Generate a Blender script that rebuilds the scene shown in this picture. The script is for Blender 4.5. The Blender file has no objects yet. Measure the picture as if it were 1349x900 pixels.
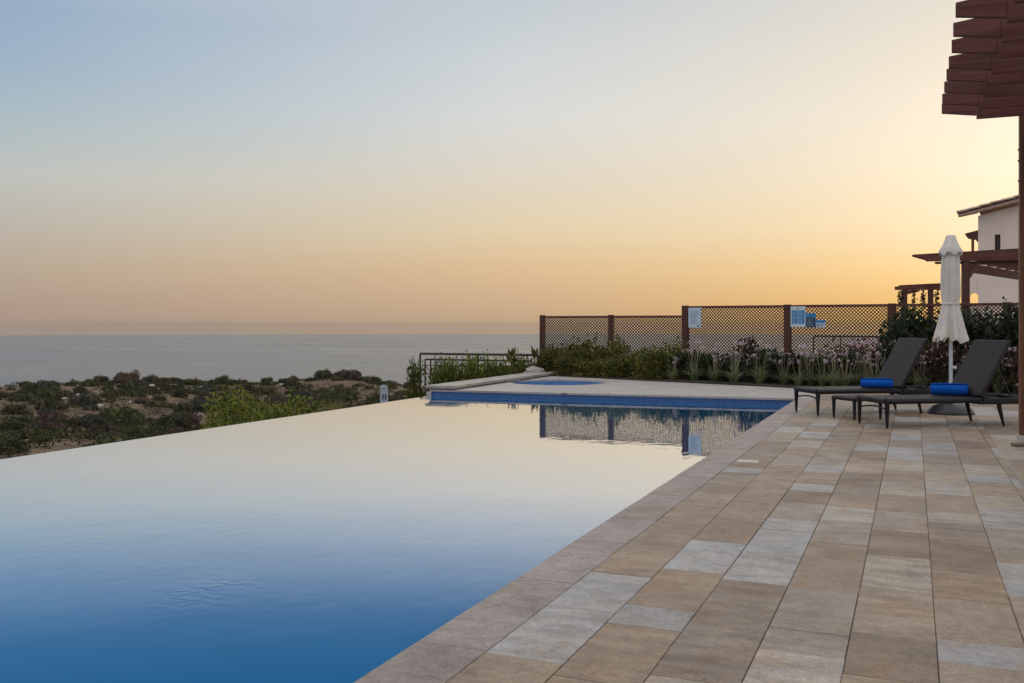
import bpy, math, random
from mathutils import Vector, Matrix, Quaternion, noise

R = math.radians
scene = bpy.context.scene
COL = scene.collection
PI = math.pi

# ------------------------------------------------------------------ camera frame
EYE = 1.2
F, CX, HY = 1250.0, 675.0, 427.0          # focal length, centre and eye level in photo pixels
YAW = R(22.9)                              # world +Y runs along the pool
CS, SN = math.cos(YAW), math.sin(YAW)

def c2w(x, d, z=0.0):                      # sideways, forward from the camera -> world
    return Vector((x * CS - d * SN, x * SN + d * CS, z))
def gp(px, py, z=0.0):                     # point on the level z seen at a photo pixel
    k = (EYE - z) / (py - HY)
    return c2w((px - CX) * k, F * k, z)
def dp(px, d, z=0.0):
    return c2w((px - CX) / F * d, d, z)

# ------------------------------------------------------------------ mesh builder
class MB:
    def __init__(s):
        s.v = []; s.f = []; s.sm = []; s.mi = []
    def add(s, vs, fs, smooth=False, mi=0):
        b = len(s.v)
        s.v.extend([tuple(v) for v in vs])
        for f in fs:
            s.f.append(tuple(i + b for i in f)); s.sm.append(smooth); s.mi.append(mi)
    def quad(s, a, b, c, d, mi=0):
        s.add([a, b, c, d], [(0, 1, 2, 3)], mi=mi)
    def box(s, x0, x1, y0, y1, z0, z1, M=None, bev=0.0, mi=0):
        if bev > 0:
            b = min(bev, (x1-x0)/2.01, (y1-y0)/2.01, (z1-z0)/2.01)
            xs, ys, zs = (x0, x1), (y0, y1), (z0, z1)
            vs = []; idx = {}
            for i in (0, 1):
                for j in (0, 1):
                    for k in (0, 1):
                        for ax in range(3):
                            p = [xs[i], ys[j], zs[k]]
                            for a2 in range(3):
                                if a2 != ax:
                                    p[a2] += b * (1 if (i, j, k)[a2] == 0 else -1)
                            idx[(i, j, k, ax)] = len(vs); vs.append(p)
            fs = []
            for ax in range(3):
                o1, o2 = [a for a in range(3) if a != ax]
                for e in (0, 1):
                    def key(p, q):
                        t = [0, 0, 0]; t[ax] = e; t[o1] = p; t[o2] = q
                        return idx[(t[0], t[1], t[2], ax)]
                    f = [key(0, 0), key(1, 0), key(1, 1), key(0, 1)]
                    if (e == 0) != (ax == 1): f.reverse()
                    fs.append(f)
            # edge faces
            for ax in range(3):
                o1, o2 = [a for a in range(3) if a != ax]
                for p in (0, 1):
                    for q in (0, 1):
                        def key(e, face):
                            t = [0, 0, 0]; t[ax] = e; t[o1] = p; t[o2] = q
                            return idx[(t[0], t[1], t[2], face)]
                        fs.append([key(0, o1), key(1, o1), key(1, o2), key(0, o2)])
            for i in (0, 1):
                for j in (0, 1):
                    for k in (0, 1):
                        fs.append([idx[(i, j, k, 0)], idx[(i, j, k, 1)], idx[(i, j, k, 2)]])
        else:
            vs = [(x, y, z) for x in (x0, x1) for y in (y0, y1) for z in (z0, z1)]
            fs = [(0, 1, 3, 2), (4, 6, 7, 5), (0, 4, 5, 1), (2, 3, 7, 6), (0, 2, 6, 4), (1, 5, 7, 3)]
        if M is not None:
            vs = [M @ Vector(v) for v in vs]
        s.add(vs, fs, mi=mi)
    def tube(s, pts, rad, n=8, caps=True, mi=0):
        pts = [Vector(p) for p in pts]
        rads = rad if isinstance(rad, (list, tuple)) else [rad] * len(pts)
        vs = []; fs = []
        up = None
        for i, p in enumerate(pts):
            t = (pts[min(i+1, len(pts)-1)] - pts[max(i-1, 0)]).normalized()
            if up is None:
                up = Vector((0, 0, 1)) if abs(t.z) < .9 else Vector((1, 0, 0))
            a = t.cross(up).normalized(); b = a.cross(t).normalized(); up = b
            for k in range(n):
                an = 2 * PI * k / n
                vs.append(p + (a * math.cos(an) + b * math.sin(an)) * rads[i])
        for i in range(len(pts) - 1):
            for k in range(n):
                k2 = (k + 1) % n
                fs.append((i*n+k, i*n+k2, (i+1)*n+k2, (i+1)*n+k))
        s.add(vs, fs, True, mi)
        if caps:
            s.add(vs[:n], [tuple(range(n))], mi=mi)
            s.add(vs[-n:], [tuple(reversed(range(n)))], mi=mi)
    def lathe(s, prof, n=24, M=None, fn=None, smooth=True, mi=0):
        vs = []; fs = []
        for i, (r, z) in enumerate(prof):
            for k in range(n):
                a = 2 * PI * k / n
                rr, zz = (r, z) if fn is None else fn(r, z, a, i)
                vs.append(Vector((rr * math.cos(a), rr * math.sin(a), zz)))
        for i in range(len(prof) - 1):
            for k in range(n):
                k2 = (k + 1) % n
                fs.append((i*n+k, i*n+k2, (i+1)*n+k2, (i+1)*n+k))
        if M is not None: vs = [M @ v for v in vs]
        s.add(vs, fs, smooth, mi)
    def prism(s, poly, z0, z1, mi=0):      # polygon in xy extruded in z (counter clockwise)
        n = len(poly)
        vs = [(p[0], p[1], z0) for p in poly] + [(p[0], p[1], z1) for p in poly]
        fs = [tuple(reversed(range(n))), tuple(range(n, 2*n))]
        for i in range(n):
            j = (i + 1) % n
            fs.append((i, j, n + j, n + i))
        s.add(vs, fs, mi=mi)
    def slab(s, poly, y0, y1, mi=0):       # polygon in xz extruded in y
        n = len(poly)
        vs = [(p[0], y0, p[1]) for p in poly] + [(p[0], y1, p[1]) for p in poly]
        fs = [tuple(range(n)), tuple(reversed(range(n, 2*n)))]
        for i in range(n):
            j = (i + 1) % n
            fs.append((j, i, n + i, n + j))
        s.add(vs, fs, mi=mi)
    def leaf(s, p, d, size, wid, rng, mi=0):   # a folded lozenge leaf
        d = d.normalized()
        sd = d.cross(Vector((rng.uniform(-1, 1), rng.uniform(-1, 1), rng.uniform(-1, 1))))
        if sd.length < 1e-4: sd = Vector((1, 0, 0))
        sd.normalize()
        nn = d.cross(sd)
        m = p + d * size * .5 + nn * size * .1
        s.add([p, m + sd * wid * .5, p + d * size, m - sd * wid * .5], [(0, 1, 2, 3)], mi=mi)
    def mesh(s, name):
        me = bpy.data.meshes.new(name)
        me.from_pydata(s.v, [], s.f)
        me.polygons.foreach_set('use_smooth', s.sm)
        me.polygons.foreach_set('material_index', s.mi)
        me.update()
        return me
    def build(s, name, mats, parent=None, loc=None):
        me = s.mesh(name)
        for m in (mats if isinstance(mats, (list, tuple)) else [mats]):
            me.materials.append(m)
        o = bpy.data.objects.new(name, me)
        COL.objects.link(o)
        if parent is not None: o.parent = parent
        if loc is not None: o.location = loc
        return o

def tag(o, label=None, cat=None, group=None, kind=None):
    if label: o['label'] = label
    if cat: o['category'] = cat
    if group: o['group'] = group
    if kind: o['kind'] = kind
    return o
def empty(name, loc, rz=0.0, label=None, cat=None, group=None):
    o = bpy.data.objects.new(name, None)
    o.empty_display_size = .2
    COL.objects.link(o)
    o.location = loc; o.rotation_euler = (0, 0, rz)
    return tag(o, label, cat, group)
def kids(o): return [c for c in COL.objects if c.parent is o]
def copy_thing(root, loc, rz=0.0, scale=1.0, label=None, group=None):
    r = root.copy(); COL.objects.link(r)
    r.location = loc; r.rotation_euler = (0, 0, rz)
    r.scale = (scale,) * 3 if not isinstance(scale, (tuple, list)) else scale
    if label: r['label'] = label
    if group: r['group'] = group
    for ch in kids(root):
        c = ch.copy(); COL.objects.link(c); c.parent = r
        for g in kids(ch):
            d = g.copy(); COL.objects.link(d); d.parent = c
    return r

# ------------------------------------------------------------------ materials
class NT:
    def __init__(s, name):
        s.m = bpy.data.materials.new(name); s.m.use_nodes = True
        s.t = s.m.node_tree; s.t.nodes.clear()
        s.out = s.n('ShaderNodeOutputMaterial')
    def n(s, typ, **kw):
        nd = s.t.nodes.new(typ)
        for k, v in kw.items(): setattr(nd, k, v)
        return nd
    def l(s, a, b): s.t.links.new(a, b)
    def val(s, sock, v):
        if hasattr(v, 'is_linked') or isinstance(v, bpy.types.NodeSocket): s.l(v, sock)
        else: sock.default_value = v
    def math(s, op, a, b=0.0, clamp=False):
        nd = s.n('ShaderNodeMath', operation=op, use_clamp=clamp)
        s.val(nd.inputs[0], a); s.val(nd.inputs[1], b)
        return nd.outputs[0]
    def mix(s, fac, a, b, blend='MIX'):
        nd = s.n('ShaderNodeMix', data_type='RGBA', blend_type=blend)
        s.val(nd.inputs[0], fac)
        for sock, v in ((nd.inputs[6], a), (nd.inputs[7], b)):
            if isinstance(v, (tuple, list)): v = tuple(v) + (1,) if len(v) == 3 else v
            s.val(sock, v)
        return nd.outputs[2]
    def ramp(s, fac, stops, interp='LINEAR'):
        nd = s.n('ShaderNodeValToRGB'); cr = nd.color_ramp; cr.interpolation = interp
        while len(cr.elements) < len(stops): cr.elements.new(.5)
        for e, (p, c) in zip(cr.elements, stops):
            e.position = p
            e.color = (c, c, c, 1) if isinstance(c, (int, float)) else tuple(c) + (1,)
        s.val(nd.inputs[0], fac)
        return nd.outputs[0]
    def noise(s, vec, scale, detail=4, rough=.55, dist=0.0, out='Fac'):
        nd = s.n('ShaderNodeTexNoise')
        nd.inputs['Scale'].default_value = scale; nd.inputs['Detail'].default_value = detail
        nd.inputs['Roughness'].default_value = rough; nd.inputs['Distortion'].default_value = dist
        if vec is not None: s.l(vec, nd.inputs['Vector'])
        return nd.outputs[out]
    def obj(s): return s.n('ShaderNodeTexCoord').outputs['Object']
    def scaled(s, vec, sc, rot=(0, 0, 0), loc=None):
        nd = s.n('ShaderNodeMapping'); s.l(vec, nd.inputs[0])
        nd.inputs['Scale'].default_value = sc; nd.inputs['Rotation'].default_value = rot
        if loc is not None: s.val(nd.inputs['Location'], loc)
        return nd.outputs[0]
    def bump(s, h, strength, dist=.01):
        nd = s.n('ShaderNodeBump'); nd.inputs['Strength'].default_value = strength
        nd.inputs['Distance'].default_value = dist; s.l(h, nd.inputs['Height'])
        return nd.outputs[0]
    def bsdf(s, col, rough=.6, normal=None, spec=.5, metal=0.0, **kw):
        nd = s.n('ShaderNodeBsdfPrincipled')
        if isinstance(col, (tuple, list)): col = tuple(col) + (1,)
        s.val(nd.inputs['Base Color'], col); s.val(nd.inputs['Roughness'], rough)
        nd.inputs['Specular IOR Level'].default_value = spec
        nd.inputs['Metallic'].default_value = metal
        for k, v in kw.items(): s.val(nd.inputs[k], v)
        if normal is not None: s.l(normal, nd.inputs['Normal'])
        return nd.outputs[0]
    def done(s, sh):
        s.l(sh, s.out.inputs['Surface']); return s.m

def mat_stone(name, cols, streak=1.0, rough=.55, bands=(1.0, 2.6, 1.0), contrast=.5):
    t = NT(name)
    rnd = t.n('ShaderNodeNewGeometry').outputs['Random Per Island']
    co = t.obj()
    off = t.n('ShaderNodeCombineXYZ')
    t.l(t.math('MULTIPLY', rnd, 91.0), off.inputs[0]); t.l(t.math('MULTIPLY', rnd, 57.0), off.inputs[1]); t.l(t.math('MULTIPLY', rnd, 33.0), off.inputs[2])
    add = t.n('ShaderNodeVectorMath', operation='ADD'); t.l(co, add.inputs[0]); t.l(off.outputs[0], add.inputs[1])
    base = t.ramp(rnd, [(i / len(cols), c) for i, c in enumerate(cols)], 'CONSTANT')
    rnd2 = t.math('FRACT', t.math('MULTIPLY', rnd, 37.7))
    # sediment bands, drifting stains and fine grain
    band = t.noise(t.scaled(add.outputs[0], bands, (0, 0, .12)), 1.6, 5, .6, .9)
    bandc = t.ramp(band, [(.30, (.66, .62, .58)), (.44, (.97, .95, .93)), (.50, (1.10, 1.07, 1.04)), (.54, (.92, .88, .82)), (.62, (1.03, 1.0, .96)), (.70, (1.22, 1.19, 1.16))])
    c = t.mix(t.math('MULTIPLY', rnd2, contrast * 2.2, True), base, t.mix(1.0, base, bandc, 'MULTIPLY'))
    iron = t.ramp(t.noise(add.outputs[0], 2.3, 5, .65, 1.2), [(.50, 0.0), (.66, .75)])
    c = t.mix(t.math('MULTIPLY', iron, streak), c, t.mix(1.0, c, (1.0, .85, .70), 'MULTIPLY'))
    wv = t.n('ShaderNodeTexWave', wave_type='RINGS'); t.l(t.scaled(add.outputs[0], (.9, 1.6, 1)), wv.inputs[0])
    wv.inputs['Scale'].default_value = 1.4; wv.inputs['Distortion'].default_value = 9; wv.inputs['Detail'].default_value = 4; wv.inputs['Detail Scale'].default_value = 1.3
    vein = t.ramp(wv.outputs['Fac'], [(.0, (.86, .80, .74)), (.35, (1, .98, .96)), (.80, (1.04, 1.02, 1.0)), (.97, (1.20, 1.17, 1.14))])
    rnd3 = t.ramp(t.math('FRACT', t.math('MULTIPLY', rnd, 91.3)), [(.35, 0.0), (.8, .85)])
    c = t.mix(t.math('MULTIPLY', rnd3, contrast * 2), c, t.mix(1.0, c, vein, 'MULTIPLY'))
    blot = t.ramp(t.noise(add.outputs[0], 5.5, 6, .7, .5), [(.30, .70), (.5, 1.0), (.70, 1.16)])
    c = t.mix(1.0, c, blot, 'MULTIPLY')
    dirt = t.ramp(t.noise(co, .55, 5, .6), [(.35, .80), (.65, 1.06)])
    c = t.mix(1.0, c, dirt, 'MULTIPLY')
    fine = t.noise(co, 90, 3, .7)
    c = t.mix(1.0, c, t.ramp(fine, [(.28, .68), (.72, 1.30)]), 'MULTIPLY')
    c = t.mix(1.0, c, t.ramp(t.noise(co, 26, 4, .7), [(.30, .80), (.70, 1.18)]), 'MULTIPLY')
    spot = t.ramp(t.noise(co, 13, 2, .5), [(.735, 1.0), (.77, .45)])
    c = t.mix(1.0, c, spot, 'MULTIPLY')
    nb = t.bump(t.math('ADD', t.noise(co, 60, 5, .7), t.math('MULTIPLY', t.noise(add.outputs[0], 9, 4), 1.2)), .35, .004)
    rg = t.ramp(t.noise(co, 3.5, 4), [(.3, rough - .1), (.7, rough + .14)])
    return t.done(t.bsdf(c, rg, nb, .45))

def mat_wood(name, dark, light, axis=0, rough=.62):
    t = NT(name); co = t.obj()
    sc = [26.0, 26.0, 26.0]; sc[axis] = 1.3
    g = t.noise(t.scaled(co, sc), 1.0, 5, .6, .6)
    isl = t.n('ShaderNodeNewGeometry').outputs['Random Per Island']
    c = t.ramp(g, [(.28, dark), (.72, light)])
    c = t.mix(1.0, c, t.ramp(isl, [(0, .78), (1, 1.2)]), 'MULTIPLY')
    c = t.mix(1.0, c, t.ramp(t.noise(co, 1.7, 3), [(.3, .82), (.7, 1.15)]), 'MULTIPLY')
    return t.done(t.bsdf(c, rough, t.bump(g, .3, .004), .35))

def mat_plain(name, col, rough=.5, var=.12, scale=6, bump=.0, spec=.4, metal=0.0):
    t = NT(name); co = t.obj()
    n = t.noise(co, scale, 5, .6)
    c = t.mix(1.0, tuple(col), t.ramp(n, [(.3, 1 - var), (.7, 1 + var)]), 'MULTIPLY')
    nb = t.bump(t.noise(co, scale * 9, 4), bump, .004) if bump else None
    return t.done(t.bsdf(c, rough, nb, spec, metal))

def mat_leaf(name, cols, trans=.25, rough=.6, objvar=.25):
    t = NT(name)
    rnd = t.n('ShaderNodeNewGeometry').outputs['Random Per Island']
    c = t.ramp(rnd, [(i / max(1, len(cols) - 1), x) for i, x in enumerate(cols)])
    orn = t.n('ShaderNodeObjectInfo').outputs['Random']
    c = t.mix(1.0, c, t.ramp(orn, [(0, 1 - objvar), (1, 1 + objvar)]), 'MULTIPLY')
    b = t.bsdf(c, rough, None, .35)
    tr = t.n('ShaderNodeBsdfTranslucent'); t.l(c, tr.inputs[0])
    mx = t.n('ShaderNodeMixShader'); mx.inputs[0].default_value = trans
    t.l(b, mx.inputs[1]); t.l(tr.outputs[0], mx.inputs[2])
    return t.done(mx.outputs[0])

def mat_water(name, body, steep, rip=1.0, rough=.0, patch=None):
    t = NT(name); co = t.obj()
    n1 = t.noise(t.scaled(co, (1, 1, 1)), 2.2, 2, .5)
    n2 = t.noise(t.scaled(co, (1.2, .8, 1)), 9, 3, .55)
    h = t.math('ADD', t.math('MULTIPLY', n1, .0035 * rip), t.math('MULTIPLY', n2, .0011 * rip))
    if patch:
        for (pt, rad, amp) in patch:
            dn = t.n('ShaderNodeVectorMath', operation='DISTANCE'); t.l(co, dn.inputs[0]); dn.inputs[1].default_value = pt
            msk = t.ramp(t.math('DIVIDE', dn.outputs['Value'], rad), [(0, 1), (1, 0)], 'EASE')
            n3 = t.noise(t.scaled(co, (1.0, 1.5, 1)), 7, 2, .5, 1.4)
            h = t.math('ADD', h, t.math('MULTIPLY', t.math('MULTIPLY', n3, msk), amp))
    nd = t.n('ShaderNodeBump'); nd.inputs['Strength'].default_value = 1.0; nd.inputs['Distance'].default_value = 1.0
    t.l(h, nd.inputs['Height'])
    fr = t.n('ShaderNodeFresnel'); fr.inputs['IOR'].default_value = 1.33; t.l(nd.outputs[0], fr.inputs['Normal'])
    fac = t.ramp(fr.outputs[0], steep)
    df = t.n('ShaderNodeBsdfDiffuse')
    bc = t.mix(1.0, tuple(body), t.ramp(t.noise(co, .5, 3), [(.3, .93), (.7, 1.07)]), 'MULTIPLY')
    t.l(bc, df.inputs[0])
    gl = t.n('ShaderNodeBsdfGlossy'); gl.inputs['Color'].default_value = (1, 1, 1, 1); gl.inputs['Roughness'].default_value = rough
    t.l(nd.outputs[0], gl.inputs['Normal'])
    mx = t.n('ShaderNodeMixShader'); t.l(fac, mx.inputs[0]); t.l(df.outputs[0], mx.inputs[1]); t.l(gl.outputs[0], mx.inputs[2])
    return t.done(mx.outputs[0])

def mat_mosaic(name, c0, c1, scale=26):
    t = NT(name); co = t.obj()
    br = t.n('ShaderNodeTexBrick'); br.offset = 0; br.squash = 1
    vec = t.n('ShaderNodeCombineXYZ'); sp = t.n('ShaderNodeSeparateXYZ'); t.l(co, sp.inputs[0])
    t.l(t.math('ADD', sp.outputs[0], sp.outputs[1]), vec.inputs[0]); t.l(sp.outputs[2], vec.inputs[1])
    t.l(vec.outputs[0], br.inputs['Vector'])
    for k, v in (('Scale', scale), ('Mortar Size', .04), ('Brick Width', 1.0), ('Row Height', 1.0), ('Bias', 0.0)): br.inputs[k].default_value = v
    br.inputs['Color1'].default_value = tuple(c0) + (1,); br.inputs['Color2'].default_value = tuple(c1) + (1,)
    br.inputs['Mortar'].default_value = (.06, .13, .24, 1)
    return t.done(t.bsdf(br.outputs[0], .25, None, .5))

def mat_wicker(name, col):
    t = NT(name); co = t.obj()
    w1 = t.n('ShaderNodeTexWave', bands_direction='X'); w2 = t.n('ShaderNodeTexWave', bands_direction='Y')
    for w in (w1, w2):
        t.l(co, w.inputs[0]); w.inputs['Scale'].default_value = 28; w.inputs['Distortion'].default_value = .6
    h = t.math('MAXIMUM', w1.outputs['Fac'], w2.outputs['Fac'])
    c = t.mix(t.noise(co, 30, 3), tuple(x * .6 for x in col), tuple(x * 1.5 for x in col))
    c = t.mix(1.0, c, t.ramp(h, [(0, .35), (1, 1.35)]), 'MULTIPLY')
    return t.done(t.bsdf(c, .5, t.bump(h, .9, .005), .28))

M = {}
M['pave'] = mat_stone('sandstone_paving', [(.262,.200,.146), (.295,.240,.186), (.200,.152,.114), (.285,.250,.218), (.335,.342,.350), (.252,.210,.170),
    (.278,.215,.152), (.220,.182,.148), (.345,.325,.302), (.268,.208,.152), (.300,.302,.305), (.208,.162,.122), (.270,.238,.206), (.325,.290,.246), (.238,.188,.142), (.315,.318,.322), (.275,.225,.175)], 1.0, .47, (1.0, 2.6, 1.0), .42)
M['coping'] = mat_stone('grey_limestone_coping', [(.285,.250,.235), (.265,.228,.212), (.300,.268,.255), (.275,.240,.225)], .35, .5, (1.1, 3, 1), .3)
M['spa_stone'] = mat_stone('pale_stone_paving', [(.38,.365,.345), (.40,.385,.365), (.36,.345,.32), (.39,.385,.38)], .6, .5)
M['grout'] = mat_plain('grout', (.15, .125, .10), .9)
M['soil'] = mat_plain('soil', (.035, .026, .02), .95, .4, 9, .5)
M['mosaic'] = mat_mosaic('blue_mosaic', (.018, .090, .28), (.032, .130, .36))
M['wood'] = mat_wood('dark_red_timber', (.075, .022, .019), (.180, .066, .054), 0)
M['wood_y'] = mat_wood('dark_red_timber_upright', (.060, .022, .017), (.120, .048, .036), 2)
M['lattice'] = mat_wood('lattice_timber', (.042, .016, .011), (.078, .031, .021), 0)
M['metal'] = mat_plain('dark_painted_metal', (.018, .015, .014), .45, .1)
M['steel'] = mat_plain('dull_steel', (.60, .58, .56), .35, .1, 12, 0, .5, .8)
M['wicker'] = mat_wicker('charcoal_wicker', (.0135, .0115, .014))
M['charcoal'] = mat_plain('charcoal_plastic', (.030, .031, .040), .42, .15, 20, .15)
M['render'] = mat_plain('white_render', (.84, .74, .65), .85, .06, 1.2, .3)
M['vine'] = mat_leaf('vine_leaf', [(.03, .02, .012), (.06, .045, .02), (.10, .07, .03)], .25)
t = NT('white_canvas'); co = t.obj()
c = t.mix(1.0, (.86, .84, .80), t.ramp(t.noise(co, 7, 4), [(.3, .90), (.7, 1.06)]), 'MULTIPLY')
b = t.bsdf(c, .8, t.bump(t.noise(t.scaled(co, (12, 12, 2.5)), 1.0, 4), .5, .02), .2)
tr = t.n('ShaderNodeBsdfTranslucent'); tr.inputs[0].default_value = (.72, .60, .42, 1)
mx = t.n('ShaderNodeMixShader'); mx.inputs[0].default_value = .22; t.l(b, mx.inputs[1]); t.l(tr.outputs[0], mx.inputs[2])
M['canvas'] = t.done(mx.outputs[0])
M['pole'] = mat_plain('white_pole', (.62, .66, .70), .35, .05)
t = NT('blue_towelling'); co = t.obj()
c = t.mix(t.noise(co, 60, 3), (.004, .060, .34), (.008, .125, .58))
M['towel'] = t.done(t.bsdf(c, .9, t.bump(t.noise(co, 160, 3), .9, .006), .1))
M['sign_pale'] = mat_plain('pale_blue_board', (.50, .62, .74), .4, .03)
M['sign_white'] = mat_plain('white_board', (.60, .70, .76), .4, .03)
M['sign_blue'] = mat_plain('bright_blue_print', (.03, .24, .52), .4, .03)
M['sign_navy'] = mat_plain('navy_print', (.03, .055, .12), .4, .03)
M['sign_ink'] = mat_plain('sign_ink', (.10, .16, .28), .5, .03)

# ------------------------------------------------------------------ world, sun
def lin(c): return tuple((v / 255 / 12.92) if v / 255 <= .04045 else ((v / 255 + .055) / 1.055) ** 2.4 for v in c)
SUN_AZ, SUN_EL = R(31), R(6.5)             # right of the camera's forward direction
sd2 = c2w(math.sin(SUN_AZ), math.cos(SUN_AZ)).normalized()
sun_dir = Vector((sd2.x * math.cos(SUN_EL), sd2.y * math.cos(SUN_EL), math.sin(SUN_EL)))
w = bpy.data.worlds.new('World'); scene.world = w; w.use_nodes = True
nt = w.node_tree; nt.nodes.clear()
class WT(NT):
    def __init__(s): s.t = nt
t = WT()
gen = t.n('ShaderNodeTexCoord').outputs['Generated']
nrm = t.n('ShaderNodeVectorMath', operation='NORMALIZE'); t.l(gen, nrm.inputs[0])
sp = t.n('ShaderNodeSeparateXYZ'); t.l(nrm.outputs[0], sp.inputs[0])
el = sp.outputs[2]
flat = t.n('ShaderNodeCombineXYZ'); t.l(sp.outputs[0], flat.inputs[0]); t.l(sp.outputs[1], flat.inputs[1])
fn_ = t.n('ShaderNodeVectorMath', operation='NORMALIZE'); t.l(flat.outputs[0], fn_.inputs[0])
dt = t.n('ShaderNodeVectorMath', operation='DOT_PRODUCT'); t.l(fn_.outputs[0], dt.inputs[0]); dt.inputs[1].default_value = sd2
ang = t.math('ARCCOSINE', t.math('MINIMUM', dt.outputs['Value'], .99999))
a01 = t.math('DIVIDE', ang, PI)
e01 = t.math('ADD', t.math('MULTIPLY', el, .5), .5)
def estops(lst):                            # (elevation sine, srgb) -> ramp
    return [(.5 + .5 * e, lin(c)) for e, c in lst]
FILL_DOME = [(.42, (.62, .62, .64)), (.62, (.90, .86, .86)), (1, (.96, .93, .95))]   # unseen upper sky, raised in brightness as fill light for the ground
D = [(.5 + .5 * e, c) for e, c in FILL_DOME]
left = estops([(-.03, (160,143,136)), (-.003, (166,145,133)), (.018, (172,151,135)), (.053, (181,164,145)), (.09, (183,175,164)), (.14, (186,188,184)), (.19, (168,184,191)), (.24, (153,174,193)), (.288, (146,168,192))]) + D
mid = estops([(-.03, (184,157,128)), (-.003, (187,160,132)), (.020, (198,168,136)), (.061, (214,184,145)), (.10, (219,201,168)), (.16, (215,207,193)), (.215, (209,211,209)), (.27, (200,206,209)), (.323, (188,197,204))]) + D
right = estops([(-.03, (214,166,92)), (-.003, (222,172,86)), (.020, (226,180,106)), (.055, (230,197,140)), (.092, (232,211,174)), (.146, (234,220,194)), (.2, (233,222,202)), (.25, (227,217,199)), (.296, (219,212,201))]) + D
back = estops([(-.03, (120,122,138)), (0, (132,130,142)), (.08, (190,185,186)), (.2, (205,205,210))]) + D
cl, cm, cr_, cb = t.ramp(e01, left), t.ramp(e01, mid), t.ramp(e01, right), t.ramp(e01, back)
mr = t.n('ShaderNodeMapRange'); t.l(a01, mr.inputs[0]); mr.inputs[1].default_value = R(5) / PI; mr.inputs[2].default_value = R(31) / PI
ml = t.n('ShaderNodeMapRange'); t.l(a01, ml.inputs[0]); ml.inputs[1].default_value = R(31) / PI; ml.inputs[2].default_value = R(59) / PI
mb = t.n('ShaderNodeMapRange'); t.l(a01, mb.inputs[0]); mb.inputs[1].default_value = R(62) / PI; mb.inputs[2].default_value = R(125) / PI
stk = t.noise(t.scaled(nrm.outputs[0], (1.2, 1.2, 14)), 2.2, 4, .55)
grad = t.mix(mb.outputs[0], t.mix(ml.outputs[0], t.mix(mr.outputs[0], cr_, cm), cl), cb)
grad = t.mix(1.0, grad, t.ramp(stk, [(.25, (.993, .994, .995)), (.75, (1.006, 1.005, 1.004))]), 'MULTIPLY')
# glow round the sun
d3 = t.n('ShaderNodeVectorMath', operation='DOT_PRODUCT'); t.l(nrm.outputs[0], d3.inputs[0]); d3.inputs[1].default_value = sun_dir
gl = t.math('POWER', t.math('MAXIMUM', d3.outputs['Value'], 0.0), 110.0)
gl = t.math('MULTIPLY', gl, .11)
glow = t.mix(1.0, grad, t.mix(gl, (0, 0, 0), (.75, .85, .95)), 'ADD')
sky = t.n('ShaderNodeTexSky', sky_type='NISHITA', sun_disc=False)
sky.sun_elevation = SUN_EL; sky.sun_rotation = math.atan2(sun_dir.x, sun_dir.y); sky.dust_density = 3.0; sky.air_density = 1.2
bg1 = t.n('ShaderNodeBackground'); t.l(sky.outputs[0], bg1.inputs[0]); bg1.inputs[1].default_value = .004
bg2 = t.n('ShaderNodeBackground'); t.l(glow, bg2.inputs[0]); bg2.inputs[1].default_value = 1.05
ad = t.n('ShaderNodeAddShader'); t.l(bg1.outputs[0], ad.inputs[0]); t.l(bg2.outputs[0], ad.inputs[1])
wo = t.n('ShaderNodeOutputWorld'); t.l(ad.outputs[0], wo.inputs['Surface'])

sl = bpy.data.lights.new('sun', 'SUN'); sl.energy = .5; sl.angle = R(3); sl.color = (1, .72, .42)
so = bpy.data.objects.new('sun', sl); COL.objects.link(so)
so.rotation_euler = (-sun_dir).to_track_quat('-Z', 'Y').to_euler(); so.location = (0, 0, 30)

cam = bpy.data.cameras.new('camera'); co_ = bpy.data.objects.new('camera', cam); COL.objects.link(co_)
co_.location = (0, 0, EYE); co_.rotation_euler = (R(90), 0, YAW)
cam.sensor_width = 36; cam.lens = F / 1349 * 36; cam.shift_y = -(450 - HY) / 1349; cam.shift_x = (674.5 - CX) / 1349
cam.clip_start = .05; cam.clip_end = 20000
scene.camera = co_
scene.view_settings.view_transform = 'Standard'; scene.view_settings.look = 'None'
scene.view_settings.exposure = 0; scene.view_settings.gamma = 1
scene.cycles.use_denoising = True
scene.cycles.max_bounces = 8

# ------------------------------------------------------------------ sea and headland
SEA = -48.0
t = NT('sea_water'); co = t.obj()
n1 = t.noise(t.scaled(co, (.010, .045, 1), (0, 0, YAW)), 1.0, 8, .7)
n2 = t.noise(t.scaled(co, (.0009, .0060, 1), (0, 0, YAW)), 1.0, 6, .65)
c = t.ramp(n2, [(.3, (.030, .054, .080)), (.7, (.052, .080, .108))])
c = t.mix(1.0, c, t.ramp(n1, [(.3, .55), (.7, 1.5)]), 'MULTIPLY')
rg_ = t.ramp(n2, [(.35, .18), (.65, .32)])
M['sea'] = t.done(t.bsdf(c, rg_, t.bump(n1, .8, 6.0), .5))
mb_ = MB()
rs = [0, 60, 200, 500, 1000, 2000, 3300, 4700]
nseg = 96
vs = [(0, 0, SEA)]; fs = []
for r in rs[1:]:
    for k in range(nseg):
        vs.append((r * math.cos(2*PI*k/nseg), r * math.sin(2*PI*k/nseg), SEA))
for k in range(nseg): fs.append((0, 1 + k, 1 + (k+1) % nseg))
for i in range(len(rs) - 2):
    for k in range(nseg):
        a, b = 1 + i*nseg, 1 + (i+1)*nseg
        fs.append((a + k, b + k, b + (k+1) % nseg, a + (k+1) % nseg))
mb_.add(vs, fs)
tag(mb_.build('sea', M['sea']), kind='structure')

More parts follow.
